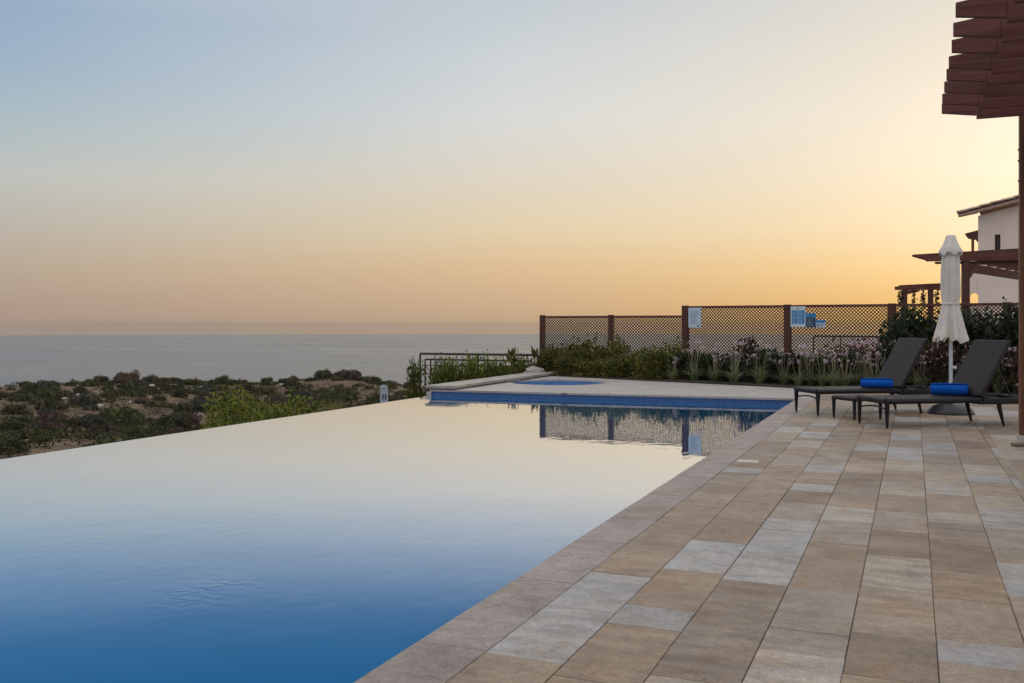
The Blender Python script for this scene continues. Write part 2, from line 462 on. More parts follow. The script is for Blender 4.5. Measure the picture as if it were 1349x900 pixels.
def interp(tab, x):
    if x <= tab[0][0]: return tab[0][1]
    for (a, u), (b, v) in zip(tab, tab[1:]):
        if x <= b:
            q = (x - a) / (b - a); return u + (v - u) * q
    return tab[-1][1]
def sst(a, b, x):
    q = max(0, min(1, (x - a) / (b - a))); return q * q * (3 - 2 * q)
RIDGE = [(-500, 515), (0, 509), (60, 506), (170, 502), (300, 501), (380, 499), (430, 493), (460, 493), (490, 502), (520, 511), (560, 518), (640, 524), (760, 540)]
def terrain(x, d):
    px = x / d * F + CX
    zr = 1.2 - 185 * (interp(RIDGE, px) + 3 - HY) / F
    near = [(5, -4.2), (20, -3.9), (35, -3.8), (60, -5.3), (100, -7.2), (150, -8.9), (185, zr), (230, zr - 6), (330, -42), (420, -56)]
    zl = interp(near, d)
    nz = noise.noise(Vector((x * .03, d * .03, 1.0))) * 1.2 + noise.noise(Vector((x * .11, d * .11, 4.0))) * .45 + noise.noise(Vector((x * .5, d * .5, 2.0))) * .1
    zl += nz * min(1, d / 60) * .8
    zr1 = interp([(5, -.6), (24, -.7), (30, -1.5), (60, -11), (130, -36), (240, -56)], d)
    zr2 = interp([(5, -.6), (60, -.9), (90, -6), (200, -56)], d)
    v = sst(1120, 1230, px)
    zR = zr1 * (1 - v) + zr2 * v
    k = sst(560, 740, px)
    return zl * (1 - k) + zR * k
t = NT('dry_headland'); co = t.obj()
n = t.noise(co, .12, 6, .65)
c = t.ramp(n, [(.30, (.095, .068, .048)), (.44, (.160, .118, .082)), (.56, (.24, .178, .115)), (.70, (.33, .245, .16))])
c = t.mix(t.ramp(t.noise(co, .5, 5, .7), [(.42, 0.0), (.60, .85)]), c, (.060, .050, .043))
c = t.mix(t.ramp(t.noise(co, .05, 3), [(.5, 0.0), (.65, .6)]), c, (.16, .105, .095))
c = t.mix(1.0, c, t.ramp(t.noise(co, 5, 5, .7), [(.3, .65), (.7, 1.3)]), 'MULTIPLY')
M['land'] = t.done(t.bsdf(c, .95, t.bump(t.noise(co, 1.5, 6, .7), .8, .4), .1))
mb_ = MB(); PXS = [-900 + 18 * i for i in range(165)]; DS = [5 * (430 / 5) ** (i / 95) for i in range(96)]
vs = []
for d in DS:
    for px in PXS:
        x = (px - CX) / F * d
        vs.append(c2w(x, d, terrain(x, d)))
fs = [(j*165+i, j*165+i+1, (j+1)*165+i+1, (j+1)*165+i) for j in range(95) for i in range(164)]
mb_.add(vs, fs, True)
tag(mb_.build('headland', M['land']), kind='structure')

# ------------------------------------------------------------------ pool
WL = -.11
E0, E1 = gp(0, 605, WL), gp(557, 523, WL)
XE = E1.x * .6 + E0.x * .4                     # infinity edge
XC = -1.70                                 # right hand water line
FL = gp(567, 513.5, 0); FR = gp(1042, 525.0, 0)
fs_ = (FR.y - FL.y) / (FR.x - FL.x)
def yfar(x): return FL.y + (x - FL.x) * fs_
FL = Vector((XE, yfar(XE), 0)); FR = Vector((XC, yfar(XC), 0))
Y0 = -4.0
steep = [(.05, .015), (.13, .035), (.155, .07), (.18, .13), (.22, .32), (.27, .52), (.345, .76), (.44, .83), (.6, .84), (1, .90)]
rp = gp(275, 775, WL)
M['water'] = mat_water('pool_water', (.0, .125, .330), steep, .42, 0.0, [((rp.x, rp.y, WL), .40, .0020)] + [((q.x, q.y, WL), rr, am) for q, rr, am in ((gp(195, 752, WL), .35, .0009), (gp(330, 690, WL), .8, .0006), (gp(95, 716, WL), .6, .0008), (gp(250, 800, WL), .3, .0010))])
mb_ = MB()
NX, NY = 8, 12
lip = [(0.0, 0.0), (-.03, -.003), (-.05, -.016), (-.058, -.05), (-.06, -.6)]
rows = []
for j in range(NY + 1):
    row = []
    for q in reversed(lip):
        x = XE + q[0]; row.append((x, Y0 + (FL.y - Y0) * j / NY, WL + q[1]))
    for i in range(1, NX + 1):
        x = XE + (XC + .05 - XE) * i / NX
        row.append((x, Y0 + (yfar(x) + .05 - Y0) * j / NY, WL))
    rows.append(row)
nr = len(rows[0])
mb_.add([p for r in rows for p in r], [(j*nr+i, j*nr+i+1, (j+1)*nr+i+1, (j+1)*nr+i) for j in range(NY) for i in range(nr-1)], False)
tag(mb_.build('pool_water', M['water']), kind='structure')
# outer wall of the infinity edge and the tiled shell
mb_ = MB(); mb_.box(XE - .42, XE - .075, Y0, FL.y + 9, -5.5, -.75)
tag(mb_.build('infinity_edge_wall', M['coping']), kind='structure')
mb_ = MB()
mb_.box(XC + .012, XC + .10, Y0, FR.y + .05, -1.6, -.034)
d = (FR - FL).normalized(); nrm_ = Vector((-d.y, d.x, 0))
a, b_ = FL + nrm_ * .012 - d * .02, FR + nrm_ * .012
mb_.prism([a, b_, b_ + nrm_ * .2, a + nrm_ * .2], -1.6, -.034)
tag(mb_.build('pool_wall', M['mosaic']), kind='structure')
# end pier where the infinity edge meets the spa wall
mb_ = MB(); mb_.box(XE - .06, XE + .03, FL.y - .03, FL.y + .06, WL - .5, -.036, bev=.006)
tag(mb_.build('pool_pier', M['spa_stone']), kind='structure')

# deck tiles --------------------------------------------------------
rng = random.Random(11)
TW = .3045
def tiles(mb_, x0, x1, y0, y1, rng, lo, hi, gap=.0011, th=.035, lim=None):
    y = y0 - rng.uniform(0, hi)
    while y < y1:
        L = rng.choice([hi, hi, hi * .93, hi * 1.06, hi * .97, (lo + hi) / 2, lo, lo * .8, hi * rng.uniform(.75, 1.1)])
        ya, yb = max(y, y0), min(y + L, y1)
        if yb - ya > .05:
            dz = rng.uniform(-.0012, .0012)
            b = .002
            xa, xb, yA, yB = x0 + gap + rng.uniform(-.0005, .0016), x1 - gap - rng.uniform(-.0005, .0016), ya + gap, yb - gap - rng.uniform(0, .0014)
            e0 = lim(xa) if lim else 0; e1 = lim(xb) if lim else 0
            v = [(xa, yA, -th), (xb, yA, -th), (xb, yB, -th), (xa, yB, -th),
                 (xa, yA, -b+dz), (xb, yA, -b+dz), (xb, yB, -b+dz), (xa, yB, -b+dz),
                 (xa+b, yA+b, dz), (xb-b, yA+b, dz), (xb-b, yB-b, dz), (xa+b, yB-b, dz)]
            f = []
            for s in (0, 4):
                for i in range(4):
                    j = (i + 1) % 4; f.append((s+i, s+j, s+4+j, s+4+i))
            f.append((8, 9, 10, 11))
            mb_.add(v, f)
        y += L
mb_ = MB()
XB = XC + .258
col = 0
x = XB
while x < 7.5:
    x1 = x + TW
    if col == 7: x1 = .756
    if col == 8: x = .764; x1 = x + TW
    tiles(mb_, x, x1, -3.0, 24.0, rng, .34, .64)
    x = x1; col += 1
tag(mb_.build('pool_deck', M['pave']), kind='structure')
mb_ = MB(); tiles(mb_, XC - .028, XB, -3.0, FR.y - .0, rng, .48, .51)
tag(mb_.build('pool_coping', M['coping']), kind='structure')
mb_ = MB(); mb_.box(XC + .0, 7.6, -3.1, 24.2, -.35, -.008)
tag(mb_.build('deck_bed', M['grout']), kind='structure')
mb_ = MB(); mb_.box(.7566, .7634, -3, 20, -.03, .0005)
tag(mb_.build('slot_drain', M['steel']), 'long thin steel slot drain running along the paved deck', 'drain')
o = gp(985, 608, 0); mb_ = MB(); mb_.box(o.x - .09, o.x + .09, o.y - .07, o.y + .07, -.01, .004, bev=.003)
mb_.box(o.x - .07, o.x + .07, o.y - .05, o.y + .05, .004, .0055)
tag(mb_.build('skimmer_lid', mat_plain('pale_plastic', (.52, .48, .44), .5, .05)), 'small pale square skimmer lid set in the paving near the pool edge', 'lid')
for (px, py, lb) in ((1053, 539.5, 'small white round lid on the paving just beside the far lounger leg'), (1066, 541.5, 'flat white plate on the paving between the far lounger front legs')):
    o = gp(px, py, 0); mb_ = MB(); mb_.lathe([(.0, .006), (.045, .006), (.05, .003), (.05, -.002)] , 16)
    tag(mb_.build('drain_cover', bpy.data.materials['pale_plastic'], loc=(o.x, o.y, .001)), lb, 'lid')

# spa terrace -------------------------------------------------------
SPC = gp(735, 503.6, 0); SPR = 1.0
PE = [gp(716, 495, 0), gp(820, 500.5, 0), gp(1044, 511.5, 0), dp(1290, 16.2, 0), dp(1480, 14.6, 0)]   # edge of the planting bed
BL = Vector((XE, 22.6, 0))
poly = [FL - nrm_ * .02, FR - nrm_ * .02 + d * .24, Vector((XB, 21.5, 0)), Vector((PE[1].x, PE[1].y + .6, 0)), Vector((PE[0].x, PE[0].y + .6, 0)), BL]
def ray_poly(c, a):
    dx, dy = math.cos(a), math.sin(a); best = None
    for i in range(len(poly)):
        p, q = poly[i], poly[(i+1) % len(poly)]
        ex, ey = q.x - p.x, q.y - p.y
        den = dx * ey - dy * ex
        if abs(den) < 1e-9: continue
        tt = ((p.x - c.x) * ey - (p.y - c.y) * ex) / den
        u = ((p.x - c.x) * dy - (p.y - c.y) * dx) / den
        if tt > 0 and -1e-6 <= u <= 1 + 1e-6: best = tt if best is None else min(best, tt)
    return best
angs = sorted([2*PI*k/64 for k in range(64)] + [math.atan2(p.y - SPC.y, p.x - SPC.x) % (2*PI) for p in poly])
inn = [(SPC.x + SPR*math.cos(a), SPC.y + SPR*math.sin(a)) for a in angs]
outp = []
for a in angs:
    r = ray_poly(SPC, a); outp.append((SPC.x + r*math.cos(a), SPC.y + r*math.sin(a)))
n = len(angs); ZT, ZB = .003, -.030
mb_ = MB()
vs = [(x, y, ZT) for x, y in inn] + [(x, y, ZT) for x, y in outp] + [(x, y, ZB) for x, y in outp] + [(x, y, ZB) for x, y in inn]
fs = []
for i in range(n):
    j = (i+1) % n
    fs += [(i, n+i, n+j, j), (n+i, 2*n+i, 2*n+j, n+j), (i, j, 3*n+j, 3*n+i), (2*n+i, 3*n+i, 3*n+j, 2*n+j)]
mb_.add(vs, fs)
t = NT('pale_spa_paving'); co = t.obj()
br = t.n('ShaderNodeTexBrick'); t.l(t.scaled(co, (1, 1, 1), (0, 0, 0)), br.inputs['Vector']); br.offset = .37
for k, v in (('Scale', 1.0), ('Mortar Size', .004), ('Brick Width', .6), ('Row Height', .305), ('Bias', -.1)): br.inputs[k].default_value = v
br.inputs['Color1'].default_value = (.345, .325, .30, 1); br.inputs['Color2'].default_value = (.40, .385, .37, 1); br.inputs['Mortar'].default_value = (.16, .14, .12, 1)
c = t.mix(1.0, br.outputs[0], t.ramp(t.noise(t.scaled(co, (2, 7, 1)), 1.2, 5, .6, .8), [(.3, .82), (.7, 1.14)]), 'MULTIPLY')
M['spa_pave'] = t.done(t.bsdf(c, .5, t.bump(t.noise(co, 50, 4), .25, .004), .4))
tag(mb_.build('spa_terrace', M['spa_pave']), kind='structure')
mb_ = MB(); mb_.lathe([(SPR + .001, -.031), (SPR - .012, -.05), (SPR - .02, -.8)], 64, Matrix.Translation((SPC.x, SPC.y, 0)))
tag(mb_.build('spa_wall', M['mosaic']), kind='structure')
mb_ = MB(); mb_.lathe([(0.001, 0), (.5, 0), (SPR - .013, 0)], 64, Matrix.Translation((SPC.x, SPC.y, -.11)))
tag(mb_.build('spa_water', M['water']), kind='structure')
mb_ = MB()
q = [p - d * 0 for p in poly]
mb_.prism([(p.x, p.y) for p in (FL + nrm_*.25, FR + nrm_*.25 + d*.2, poly[2], poly[3], poly[4], BL)], -1.2, -.85)
tag(mb_.build('spa_base', M['grout']), kind='structure')
# raised stone kerb along the outer side of the spa terrace
mb_ = MB()
ky = FL.y - .02
mb_.prism([(XE - .09, FL.y - .02), (XE + .47, yfar(XE + .47) - .02), (XE + .47, 22.3), (XE - .09, 22.3)], .030, .078)
tag(mb_.build('kerb_cap', M['spa_stone']), kind='structure')
mb_ = MB(); mb_.prism([(XE - .05, FL.y + .05), (XE + .41, yfar(XE + .41) + .05), (XE + .41, 22.25), (XE - .05, 22.25)], .0045, .030)
tag(mb_.build('kerb_wall', M['coping']), kind='structure')

# planting bed
far = [dp(1700, 17, 0), dp(1290, 24, 0), dp(903, 25.5, 0), dp(700, 27, 0), dp(640, 27, 0)]
mb_ = MB(); pl = [PE[0] + Vector((-.7, .25, 0))] + PE + far
mb_.prism([(p.x, p.y) for p in pl], -.5, .028)
tag(mb_.build('planting_bed', M['soil']), kind='structure')

# ------------------------------------------------------------------ lattice fence
FA, FB = Vector((4.01, 21.94)), Vector((.75, 23.6))       # sideways/forward of two posts
FD = Vector((.853, -.522)).normalized()
def fence_at(px):
    k = (px - CX) / F
    tt = (k * FA.y - FA.x) / (FD.x - k * FD.y)
    p = FA + FD * tt
    return p
posts = [(FB.x, FB.y, 1.41)]
kk = (805 - CX) / F; dl = FA - FB; tt = (kk * FB.y - FB.x) / (dl.x - kk * dl.y); pm = FB + dl * tt
posts.append((pm.x, pm.y, 1.41))
for px in (903, 1037.5, 1175, 1327, 1500): p = fence_at(px); posts.append((p.x, p.y, 1.615))
pw = [c2w(a, b, 0) for a, b, h in posts]
fence = empty('lattice_fence', pw[0], 0, 'long dark brown diagonal lattice fence, stepping up in height, behind the flower bed', 'fence')
def fobj(mb_, name, mat):
    mb_.v = [(v[0] - pw[0].x, v[1] - pw[0].y, v[2]) for v in mb_.v]
    return mb_.build(name, mat, fence)
for i, (p, (a, b, h)) in enumerate(zip(pw, posts)):
    q = pw[i+1] if i + 1 < len(pw) else p + (p - pw[i-1])
    an = math.atan2(q.y - p.y, q.x - p.x)
    mb_ = MB(); wd = .075 if i in (2, 3, 4, 5) else .062
    mb_.box(-wd, wd, -.05, .05, -.3, h + .012, Matrix.Translation(p) @ Matrix.Rotation(an, 4, 'Z'), bev=.006)
    fobj(mb_, 'post', M['wood_y'])
for i in range(len(pw) - 1):
    p, q = pw[i], pw[i+1]; L = (q - p).length; an = math.atan2(q.y - p.y, q.x - p.x)
    h = posts[i][2] if i >= 2 else 1.40
    MX = Matrix.Translation(p) @ Matrix.Rotation(an, 4, 'Z')
    mb_ = MB(); mb_.box(.065, L - .065, -.035, .035, h - .055, h, MX, bev=.004); fobj(mb_, 'top_rail', M['wood'])
    mb_ = MB(); mb_.box(.065, L - .065, -.025, .025, .10, .15, MX, bev=.004); fobj(mb_, 'bottom_rail', M['wood'])
    x0, x1, z0, z1 = .07, L - .07, .15, h - .055
    mb_ = MB(); per = .074; hw = .0098
    for sgn, yy in ((1, -.007), (-1, .001)):
        k = -int((z1 - z0) / per) - 1
        while True:
            # lines x - sgn*(z) = c
            if sgn == 1: c = x0 + k * per; pts = []
            else: c = x0 + k * per + (z1 - z0)
            def clip(c):
                if sgn == 1: za, zb = max(z0, z0 + x0 - c), min(z1, z0 + x1 - c); f = lambda z: c + (z - z0)
                else: za, zb = max(z0, z0 + c - x1), min(z1, z0 + c - x0); f = lambda z: c - (z - z0)
                return (za, zb, f)
            za, zb, f = clip(c)
            if c - (z1 - z0) * (1 if sgn == -1 else 0) > x1: break
            if zb - za > .01:
                A, B = Vector((f(za), 0, za)), Vector((f(zb), 0, zb))
                dd = (B - A).normalized(); pp = Vector((-dd.z, 0, dd.x)) * hw
                q4 = [A - pp, B - pp, B + pp, A + pp]
                vs = [MX @ Vector((v.x, yy, v.z)) for v in q4] + [MX @ Vector((v.x, yy + .006, v.z)) for v in q4]
                mb_.add(vs, [(0, 1, 2, 3), (7, 6, 5, 4), (0, 4, 5, 1), (2, 6, 7, 3), (1, 5, 6, 2), (3, 7, 4, 0)])
            k += 1
            if k > 400: break
    fobj(mb_, 'lattice_panel', M['lattice'])

# notice boards on the fence
FAN = math.atan2(pw[3].y - pw[2].y, pw[3].x - pw[2].x)
def board(px0, px1, y0, y1, name, label, mat):
    a, b = fence_at(px0), fence_at(px1)
    pa, pb = c2w(a.x, a.y), c2w(b.x, b.y)
    d0 = (a.y + b.y) / 2
    zt, zb = EYE + (HY - y0) / F * d0, EYE + (HY - y1) / F * d0
    W = (pb - pa).length; Hh = zt - zb
    n_ = Vector((math.sin(FAN), -math.cos(FAN), 0))
    o = pa + n_ * .062
    r = empty(name, (o.x, o.y, zb), FAN, label, 'sign')
    mb_ = MB(); mb_.box(0, W, -.008, .008, 0, Hh, bev=.003); mb_.build('board', mat, r)
    return r, W, Hh
def rects(r, name, mat, lst, W, Hh, y=-.0095):
    mb_ = MB()
    for x0, x1, z0, z1 in lst: mb_.box(x0 * W, x1 * W, y - .0015, -.0078, z0 * Hh, z1 * Hh)
    return mb_.build(name, mat, r)
rg = random.Random(4)
r, W, Hh = board(908.3, 925, 405.7, 431.8, 'notice_board', 'tall pale blue notice board with rows of small print beside the first tall post', M['sign_pale'])
rects(r, 'text_lines', M['sign_ink'], [(.16, .16 + rg.uniform(.45, .7), .20 + .085 * i, .218 + .085 * i) for i in range(8)] + [(.22, .34, .62, .66), (.72, .86, .06, .13)], W, Hh)
r, W, Hh = board(1042.6, 1062, 404, 431, 'notice_board', 'largest white notice board with a two column blue panel of pool rules', M['sign_white'])
rects(r, 'blue_panel', M['sign_blue'], [(.08, .49, .16, .82), (.53, .94, .16, .82)], W, Hh)
rects(r, 'text_lines', M['sign_white'], [(x, x + rg.uniform(.2, .32), .2 + .066 * i, .214 + .066 * i) for i in range(9) for x in (.12, .57)], W, Hh, -.0115)
rects(r, 'emblem', M['sign_ink'], [(.44, .56, .89, .945)], W, Hh)
r, W, Hh = board(1062.4, 1075.6, 412.5, 431.2, 'notice_board', 'middle notice board with a bright blue heading over a dark navy panel', M['sign_blue'])
rects(r, 'navy_panel', M['sign_navy'], [(.06, .96, .02, .68)], W, Hh)
rects(r, 'text_lines', M['sign_pale'], [(.14, .14 + rg.uniform(.5, .7), .12 + .1 * i, .135 + .1 * i) for i in range(5)], W, Hh, -.0115)
rects(r, 'emblem', M['sign_navy'], [(.42, .58, .79, .88)], W, Hh)
r, W, Hh = board(1076, 1088.4, 421.5, 431.6, 'notice_board', 'smallest notice board, pale with a blue strip along its top', M['sign_pale'])
rects(r, 'blue_strip', M['sign_blue'], [(.0, 1.0, .62, .98)], W, Hh)
rects(r, 'text_lines', M['sign_ink'], [(.12, .26, .12, .42), (.36, .9, .38, .43), (.36, .8, .2, .25)], W, Hh)

# ------------------------------------------------------------------ loungers, towels, table
def make_lounger(label):
    r = empty('sun_lounger', (0, 0, 0), 0, label, 'sun lounger', 'woven sun loungers beside the parasol')
    W = .32
    mb_ = MB()
    mb_.box(0, 1.245, -W, W, .278, .338, bev=.02)
    # slight crown at the front lip
    mb_.tube([(.02, -W + .03, .315), (.02, W - .03, .315)], .03, 10)
    mb_.build('seat', M['wicker'], r)
    mb_ = MB()
    for s in (-1, 1):
        mb_.box(1.247, 1.95, s * W - .035 if s > 0 else -W, s * W if s > 0 else -W + .035, .262, .334, bev=.012)
    mb_.box(1.93, 1.985, -W + .036, W - .036, .27, .326, bev=.012)
    mb_.box(1.247, 1.928, -W + .04, W - .04, .255, .275)
    mb_.build('rear_frame', M['wicker'], r)
    # backrest
    mb_ = MB(); A = R(59.5)
    MX = Matrix.Translation((1.225, 0, .345)) @ Matrix.Rotation(-A, 4, 'Y')
    mb_.box(0, .765, -W, W, -.026, .020, MX, bev=.015)
    bo = mb_.build('backrest', M['wicker'], r)
    mb_ = MB()
    for s in (-1, 1): mb_.tube([MX @ Vector((.42, s * .26, -.03)), (1.68, s * .26, .30)], .011, 8)
    mb_.tube([(1.68, -.26, .30), (1.68, .26, .30)], .011, 8)
    mb_.build('prop', M['metal'], r)
    for (x, s, dx) in ((.03, -1, -.0), (.03, 1, -.0), (1.47, -1, .07), (1.47, 1, .07)):
        mb_ = MB()
        y = s * (W - .028)
        pts = [(x, y, .300), (x + dx * .15, y, .22), (x + dx * .6, y, .1), (x + dx, y, 0)]
        mb_.tube(pts, [.030, .027, .020, .013], 10)
        mb_.build('leg', M['wicker'], r)
    mb_ = MB(); mb_.tube([(.035, -W + .03, .205), (.05, -.15, .228), (.055, 0, .236), (.05, .15, .228), (.035, W - .03, .205)], .010, 8)
    mb_.build('stretcher', M['metal'], r)
    return r
def place_lounger(o, px, py, th):
    p = gp(px, py, 0); an = YAW + R(th)
    ux = Vector((math.cos(an), math.sin(an), 0)); uy = Vector((-ux.y, ux.x, 0))
    q = p - ux * .03 + uy * .292
    o.location = q; o.rotation_euler = (0, 0, an)
    return q, an, ux, uy
L1 = make_lounger('farther charcoal woven lounger with raised back and blue towel, left of the parasol')
q1, an1, ux1, uy1 = place_lounger(L1, 1077.5, 547.5, 11)
L2 = copy_thing(L1, (0, 0, 0), 0, 1.0, 'nearer charcoal woven lounger with raised back and blue towel, in front of the parasol base')
q2, an2, ux2, uy2 = place_lounger(L2, 1168.6, 564.6, 10.5)
def towel(px, depth, z, rot, L, rad, label):
    p = dp(px, depth, 0)
    mb_ = MB()
    rgn = random.Random(int(px))
    N = 40; pts = []
    # rolled cloth: spiral cross-section along x
    turns = 3.3
    sec = []
    for i in range(N + 1):
        u = i / N; a = u * turns * 2 * PI; rr = rad * (.22 + .78 * u)
        sec.append((rr * math.cos(a) * 1.05, rr * math.sin(a)))
    xs = [-L/2 + L * i / 10 for i in range(11)]
    vs = []
    for x in xs:
        e = 1 - .10 * (abs(x) / (L/2)) ** 4
        wob = rgn.uniform(-.004, .004)
        for (a, b) in sec: vs.append((x + wob * (a + b) * 4, a * e, b * e))
    fs = [(i*(N+1)+k, i*(N+1)+k+1, (i+1)*(N+1)+k+1, (i+1)*(N+1)+k) for i in range(10) for k in range(N)]
    mb_.add(vs, fs, True)
    o = mb_.build('rolled_towel', M['towel'], None, (p.x, p.y, z + rad * .97))
    sm = o.modifiers.new('thick', 'SOLIDIFY'); sm.thickness = .010; sm.offset = 0
    o.rotation_euler = (0, 0, YAW + R(rot))
    tag(o, label, 'towel', 'rolled blue pool towels')
towel(1155, 12.72, .338, -14, .40, .068, 'rolled bright blue towel lying on the farther lounger')
towel(1250.5, 11.40, .338, -20, .405, .076, 'rolled bright blue towel lying on the nearer lounger')
# low woven side table
tp = gp(1098.5, 550, 0)
an = YAW + R(20); ux = Vector((math.cos(an), math.sin(an), 0)); uy = Vector((-ux.y, ux.x, 0))
tb = empty('side_table', tp - ux * .03 - uy * .42, an, 'low square charcoal woven side table standing between the two loungers', 'side table')
mb_ = MB(); mb_.box(0, .46, 0, .45, .235, .285, bev=.018); mb_.build('table_top', M['wicker'], tb)
for x, y in ((.03, .03), (.43, .03), (.03, .42), (.43, .42)):
    mb_ = MB(); mb_.tube([(x, y, .25), (x, y, .12), (x, y, 0)], [.026, .021, .014], 10); mb_.build('leg', M['wicker'], tb)

# ------------------------------------------------------------------ closed parasol
pp = gp(1252.5, 545, 0)
ps = empty('closed_parasol', pp, .3, 'tall closed white canvas parasol on a dark domed base between the loungers', 'parasol')
def folds(amp, n=8, ph=0.0):
    def fn(r, z, a, i):
        am = amp[i] if isinstance(amp, list) else amp
        f = math.cos(n * a + ph + .5 * math.sin(2 * a + z * 3)) * .75 + math.cos((n * 2 + 1) * a + 1.3) * .3 + .5 * math.cos(3 * a + z * 2.5) + .25 * math.sin(5 * a - z * 4)
        return r * (1 + am * f), z
    return fn
prof = [(.098, 2.20), (.108, 2.05), (.112, 1.85), (.113, 1.68), (.110, 1.56), (.101, 1.475), (.104, 1.44), (.120, 1.34), (.140, 1.20), (.163, 1.07), (.178, .985)]
amp = [.08, .14, .19, .22, .20, .08, .12, .20, .26, .30, .34]
f0 = folds(amp)
def fn(r, z, a, i):
    rr, zz = f0(r, z, a, i)
    if i >= 9: zz += .03 * math.cos(9 * a + .6) + .02 * math.sin(2 * a)
    return rr, zz
mb_ = MB(); mb_.lathe(prof, 90, None, fn); ca = mb_.build('canopy', M['canvas'], ps)
sm = ca.modifiers.new('sub', 'SUBSURF'); sm.levels = 1; sm.render_levels = 1
prof = [(.002, 2.395), (.048, 2.392), (.060, 2.380), (.070, 2.34), (.100, 2.25), (.142, 2.150), (.138, 2.130), (.105, 2.145)]
def fcap(r, z, a, i):
    q = 1 + (.10 if i >= 4 else .03) * math.cos(6 * a)
    return r * q, z - (.028 * math.cos(6 * a + PI) if i in (5, 6) else 0)
mb_ = MB(); mb_.lathe(prof, 60, None, fcap); mb_.build('vent_cap', M['canvas'], ps)
mb_ = MB(); mb_.lathe([(.104, 1.455), (.112, 1.46), (.112, 1.485), (.104, 1.49)], 40); mb_.build('tie_strap', M['canvas'], ps)
mb_ = MB(); mb_.tube([(0, 0, .10), (0, 0, 1.2), (0, 0, 2.38)], .0235, 14); pl_ = mb_.build('pole', M['pole'], ps)
mb_ = MB(); mb_.tube([(.02, -.03, .62), (.045, -.06, .62)], .022, 10); mb_.build('knob', M['pole'], ps)
mb_ = MB(); mb_.lathe([(.001, .155), (.05, .152), (.13, .138), (.21, .105), (.265, .06), (.288, .028), (.293, .008), (.288, 0), (.001, 0)], 48)
ba = mb_.build('base', M['charcoal'], ps)
mb_ = MB(); mb_.lathe([(.035, .14), (.035, .33), (.03, .335), (.02, .335)], 20); mb_.build('base_sleeve', M['charcoal'], ps)

# ------------------------------------------------------------------ near pergola (top right)
pg = empty('near_pergola', (1.03, 10.63, 0), 0, 'dark timber pergola overhead with overlapping stepped rafter tails and a square post', 'pergola')
def pgl(mb_, name, mat):
    mb_.v = [(v[0] - 1.03, v[1] - 10.63, v[2]) for v in mb_.v]; return mb_.build(name, mat, pg)
ZB0 = 3.257
rg = random.Random(3)
ys = [10.18 - .45 * i for i in range(14)]
for i, y in enumerate(ys):
    y += rg.uniform(-.015, .015); dz = rg.uniform(-.006, .006); dx = rg.uniform(-.012, .012); w2 = .024
    poly_ = [(.26 + dx, ZB0 + dz), (.26 + dx, ZB0 + .108 + dz), (.95, ZB0 + .16 + dz), (4.6, ZB0 + .16 + dz), (4.6, ZB0 - .085 + dz), (.565 + dx, ZB0 - .085 + dz), (.565 + dx, ZB0 - .045 + dz)]
    mb_ = MB()
    # tail and main length butt at the step
    mb_.slab([(.26+dx, ZB0+dz), (.563+dx, ZB0-.045+dz), (.563+dx, ZB0+.125+dz), (.26+dx, ZB0+.088+dz)], y - w2, y + w2)
    mb_.slab([(.566+dx, ZB0-.078+dz), (4.6, ZB0-.078+dz), (4.6, ZB0+.16+dz), (.566+dx, ZB0+.135+dz)], y - w2 - .004, y + w2 + .004)
    pgl(mb_, 'rafter', M['wood'])
mb_ = MB(); mb_.box(1.10, 1.22, 3.5, 10.75, 3.02, 3.175, bev=.006); pgl(mb_, 'beam', M['wood'])
mb_ = MB(); mb_.box(.968, 1.092, 10.57, 10.69, .0, 3.36, bev=.006); po = pgl(mb_, 'post', mat_wood('sunlit_timber_upright', (.11, .045, .028), (.21, .095, .055), 2))  # sun glow on this post is put into its lighter, warmer timber colour
for z in (2.82, 2.62, 2.93):
    mb_ = MB(); mb_.tube([(-.073 , 0, z), (-.055, 0, z)], .011, 8); mb_.build('bolt', M['metal'], pg)
mb_ = MB(); mb_.box(.955, 1.105, 10.557, 10.703, -.002, .10, bev=.003); pgl(mb_, 'foot', M['steel'])
o = gp(1344, 588, 0); mb_ = MB(); mb_.box(-.07, .07, -.05, .05, 0, .03, bev=.006)
ob = mb_.build('floor_plate', M['sign_ink'] if False else mat_plain('weathered_block', (.16, .14, .09), .8), None, (o.x, o.y, .001)); ob.rotation_euler = (0, 0, YAW)
tag(ob, 'small dull block on the paving at the foot of the near pergola post', 'block')
mb_ = MB(); mb_.box(3.9, 4.04, 4.2, 4.34, 0, 3.175, bev=.006); pgl(mb_, 'post', M['wood_y'])

# ------------------------------------------------------------------ villa and its pergolas
def local(px0, d):
    k = d / F
    return dp(px0, d, 0), (lambda px: (px - px0) * k), (lambda py: EYE + (HY - py) * k)
VD = 33.0
vo = dp(1288.5, VD); VR = R(29)
vl = (1288.5 - CX) / F * VD
def vx(px):
    k = (px - CX) / F; return (k * VD - vl) / (math.cos(VR) + k * math.sin(VR))
def vz(py, px=1288.5): return EYE + (HY - py) * (VD - vx(px) * math.sin(VR)) / F
villa = empty('white_villa', vo, YAW - VR, 'white rendered two storey villa with a low tiled gable roof', 'villa')
G = -1.2
def vwall(mb_, x0, x1, topf, y0, y1, holes):
    # wall in the local xz plane with rectangular holes (left, right, bottom, top)
    xs = sorted(set([x0, x1] + [h[0] for h in holes] + [h[1] for h in holes]))
    for a, b in zip(xs, xs[1:]):
        m = (a + b) / 2; hs = sorted([h for h in holes if h[0] < m < h[1]], key=lambda h: h[2])
        z = [G]; 
        for h in hs: z += [h[2], h[3]]
        for i in range(0, len(z), 2):
            lo = z[i]
            if i + 1 < len(z): ta = tb_ = z[i+1]
            else: ta, tb_ = topf(a), topf(b)
            mb_.slab([(a, lo), (b, lo), (b, tb_), (a, ta)], y0, y1)
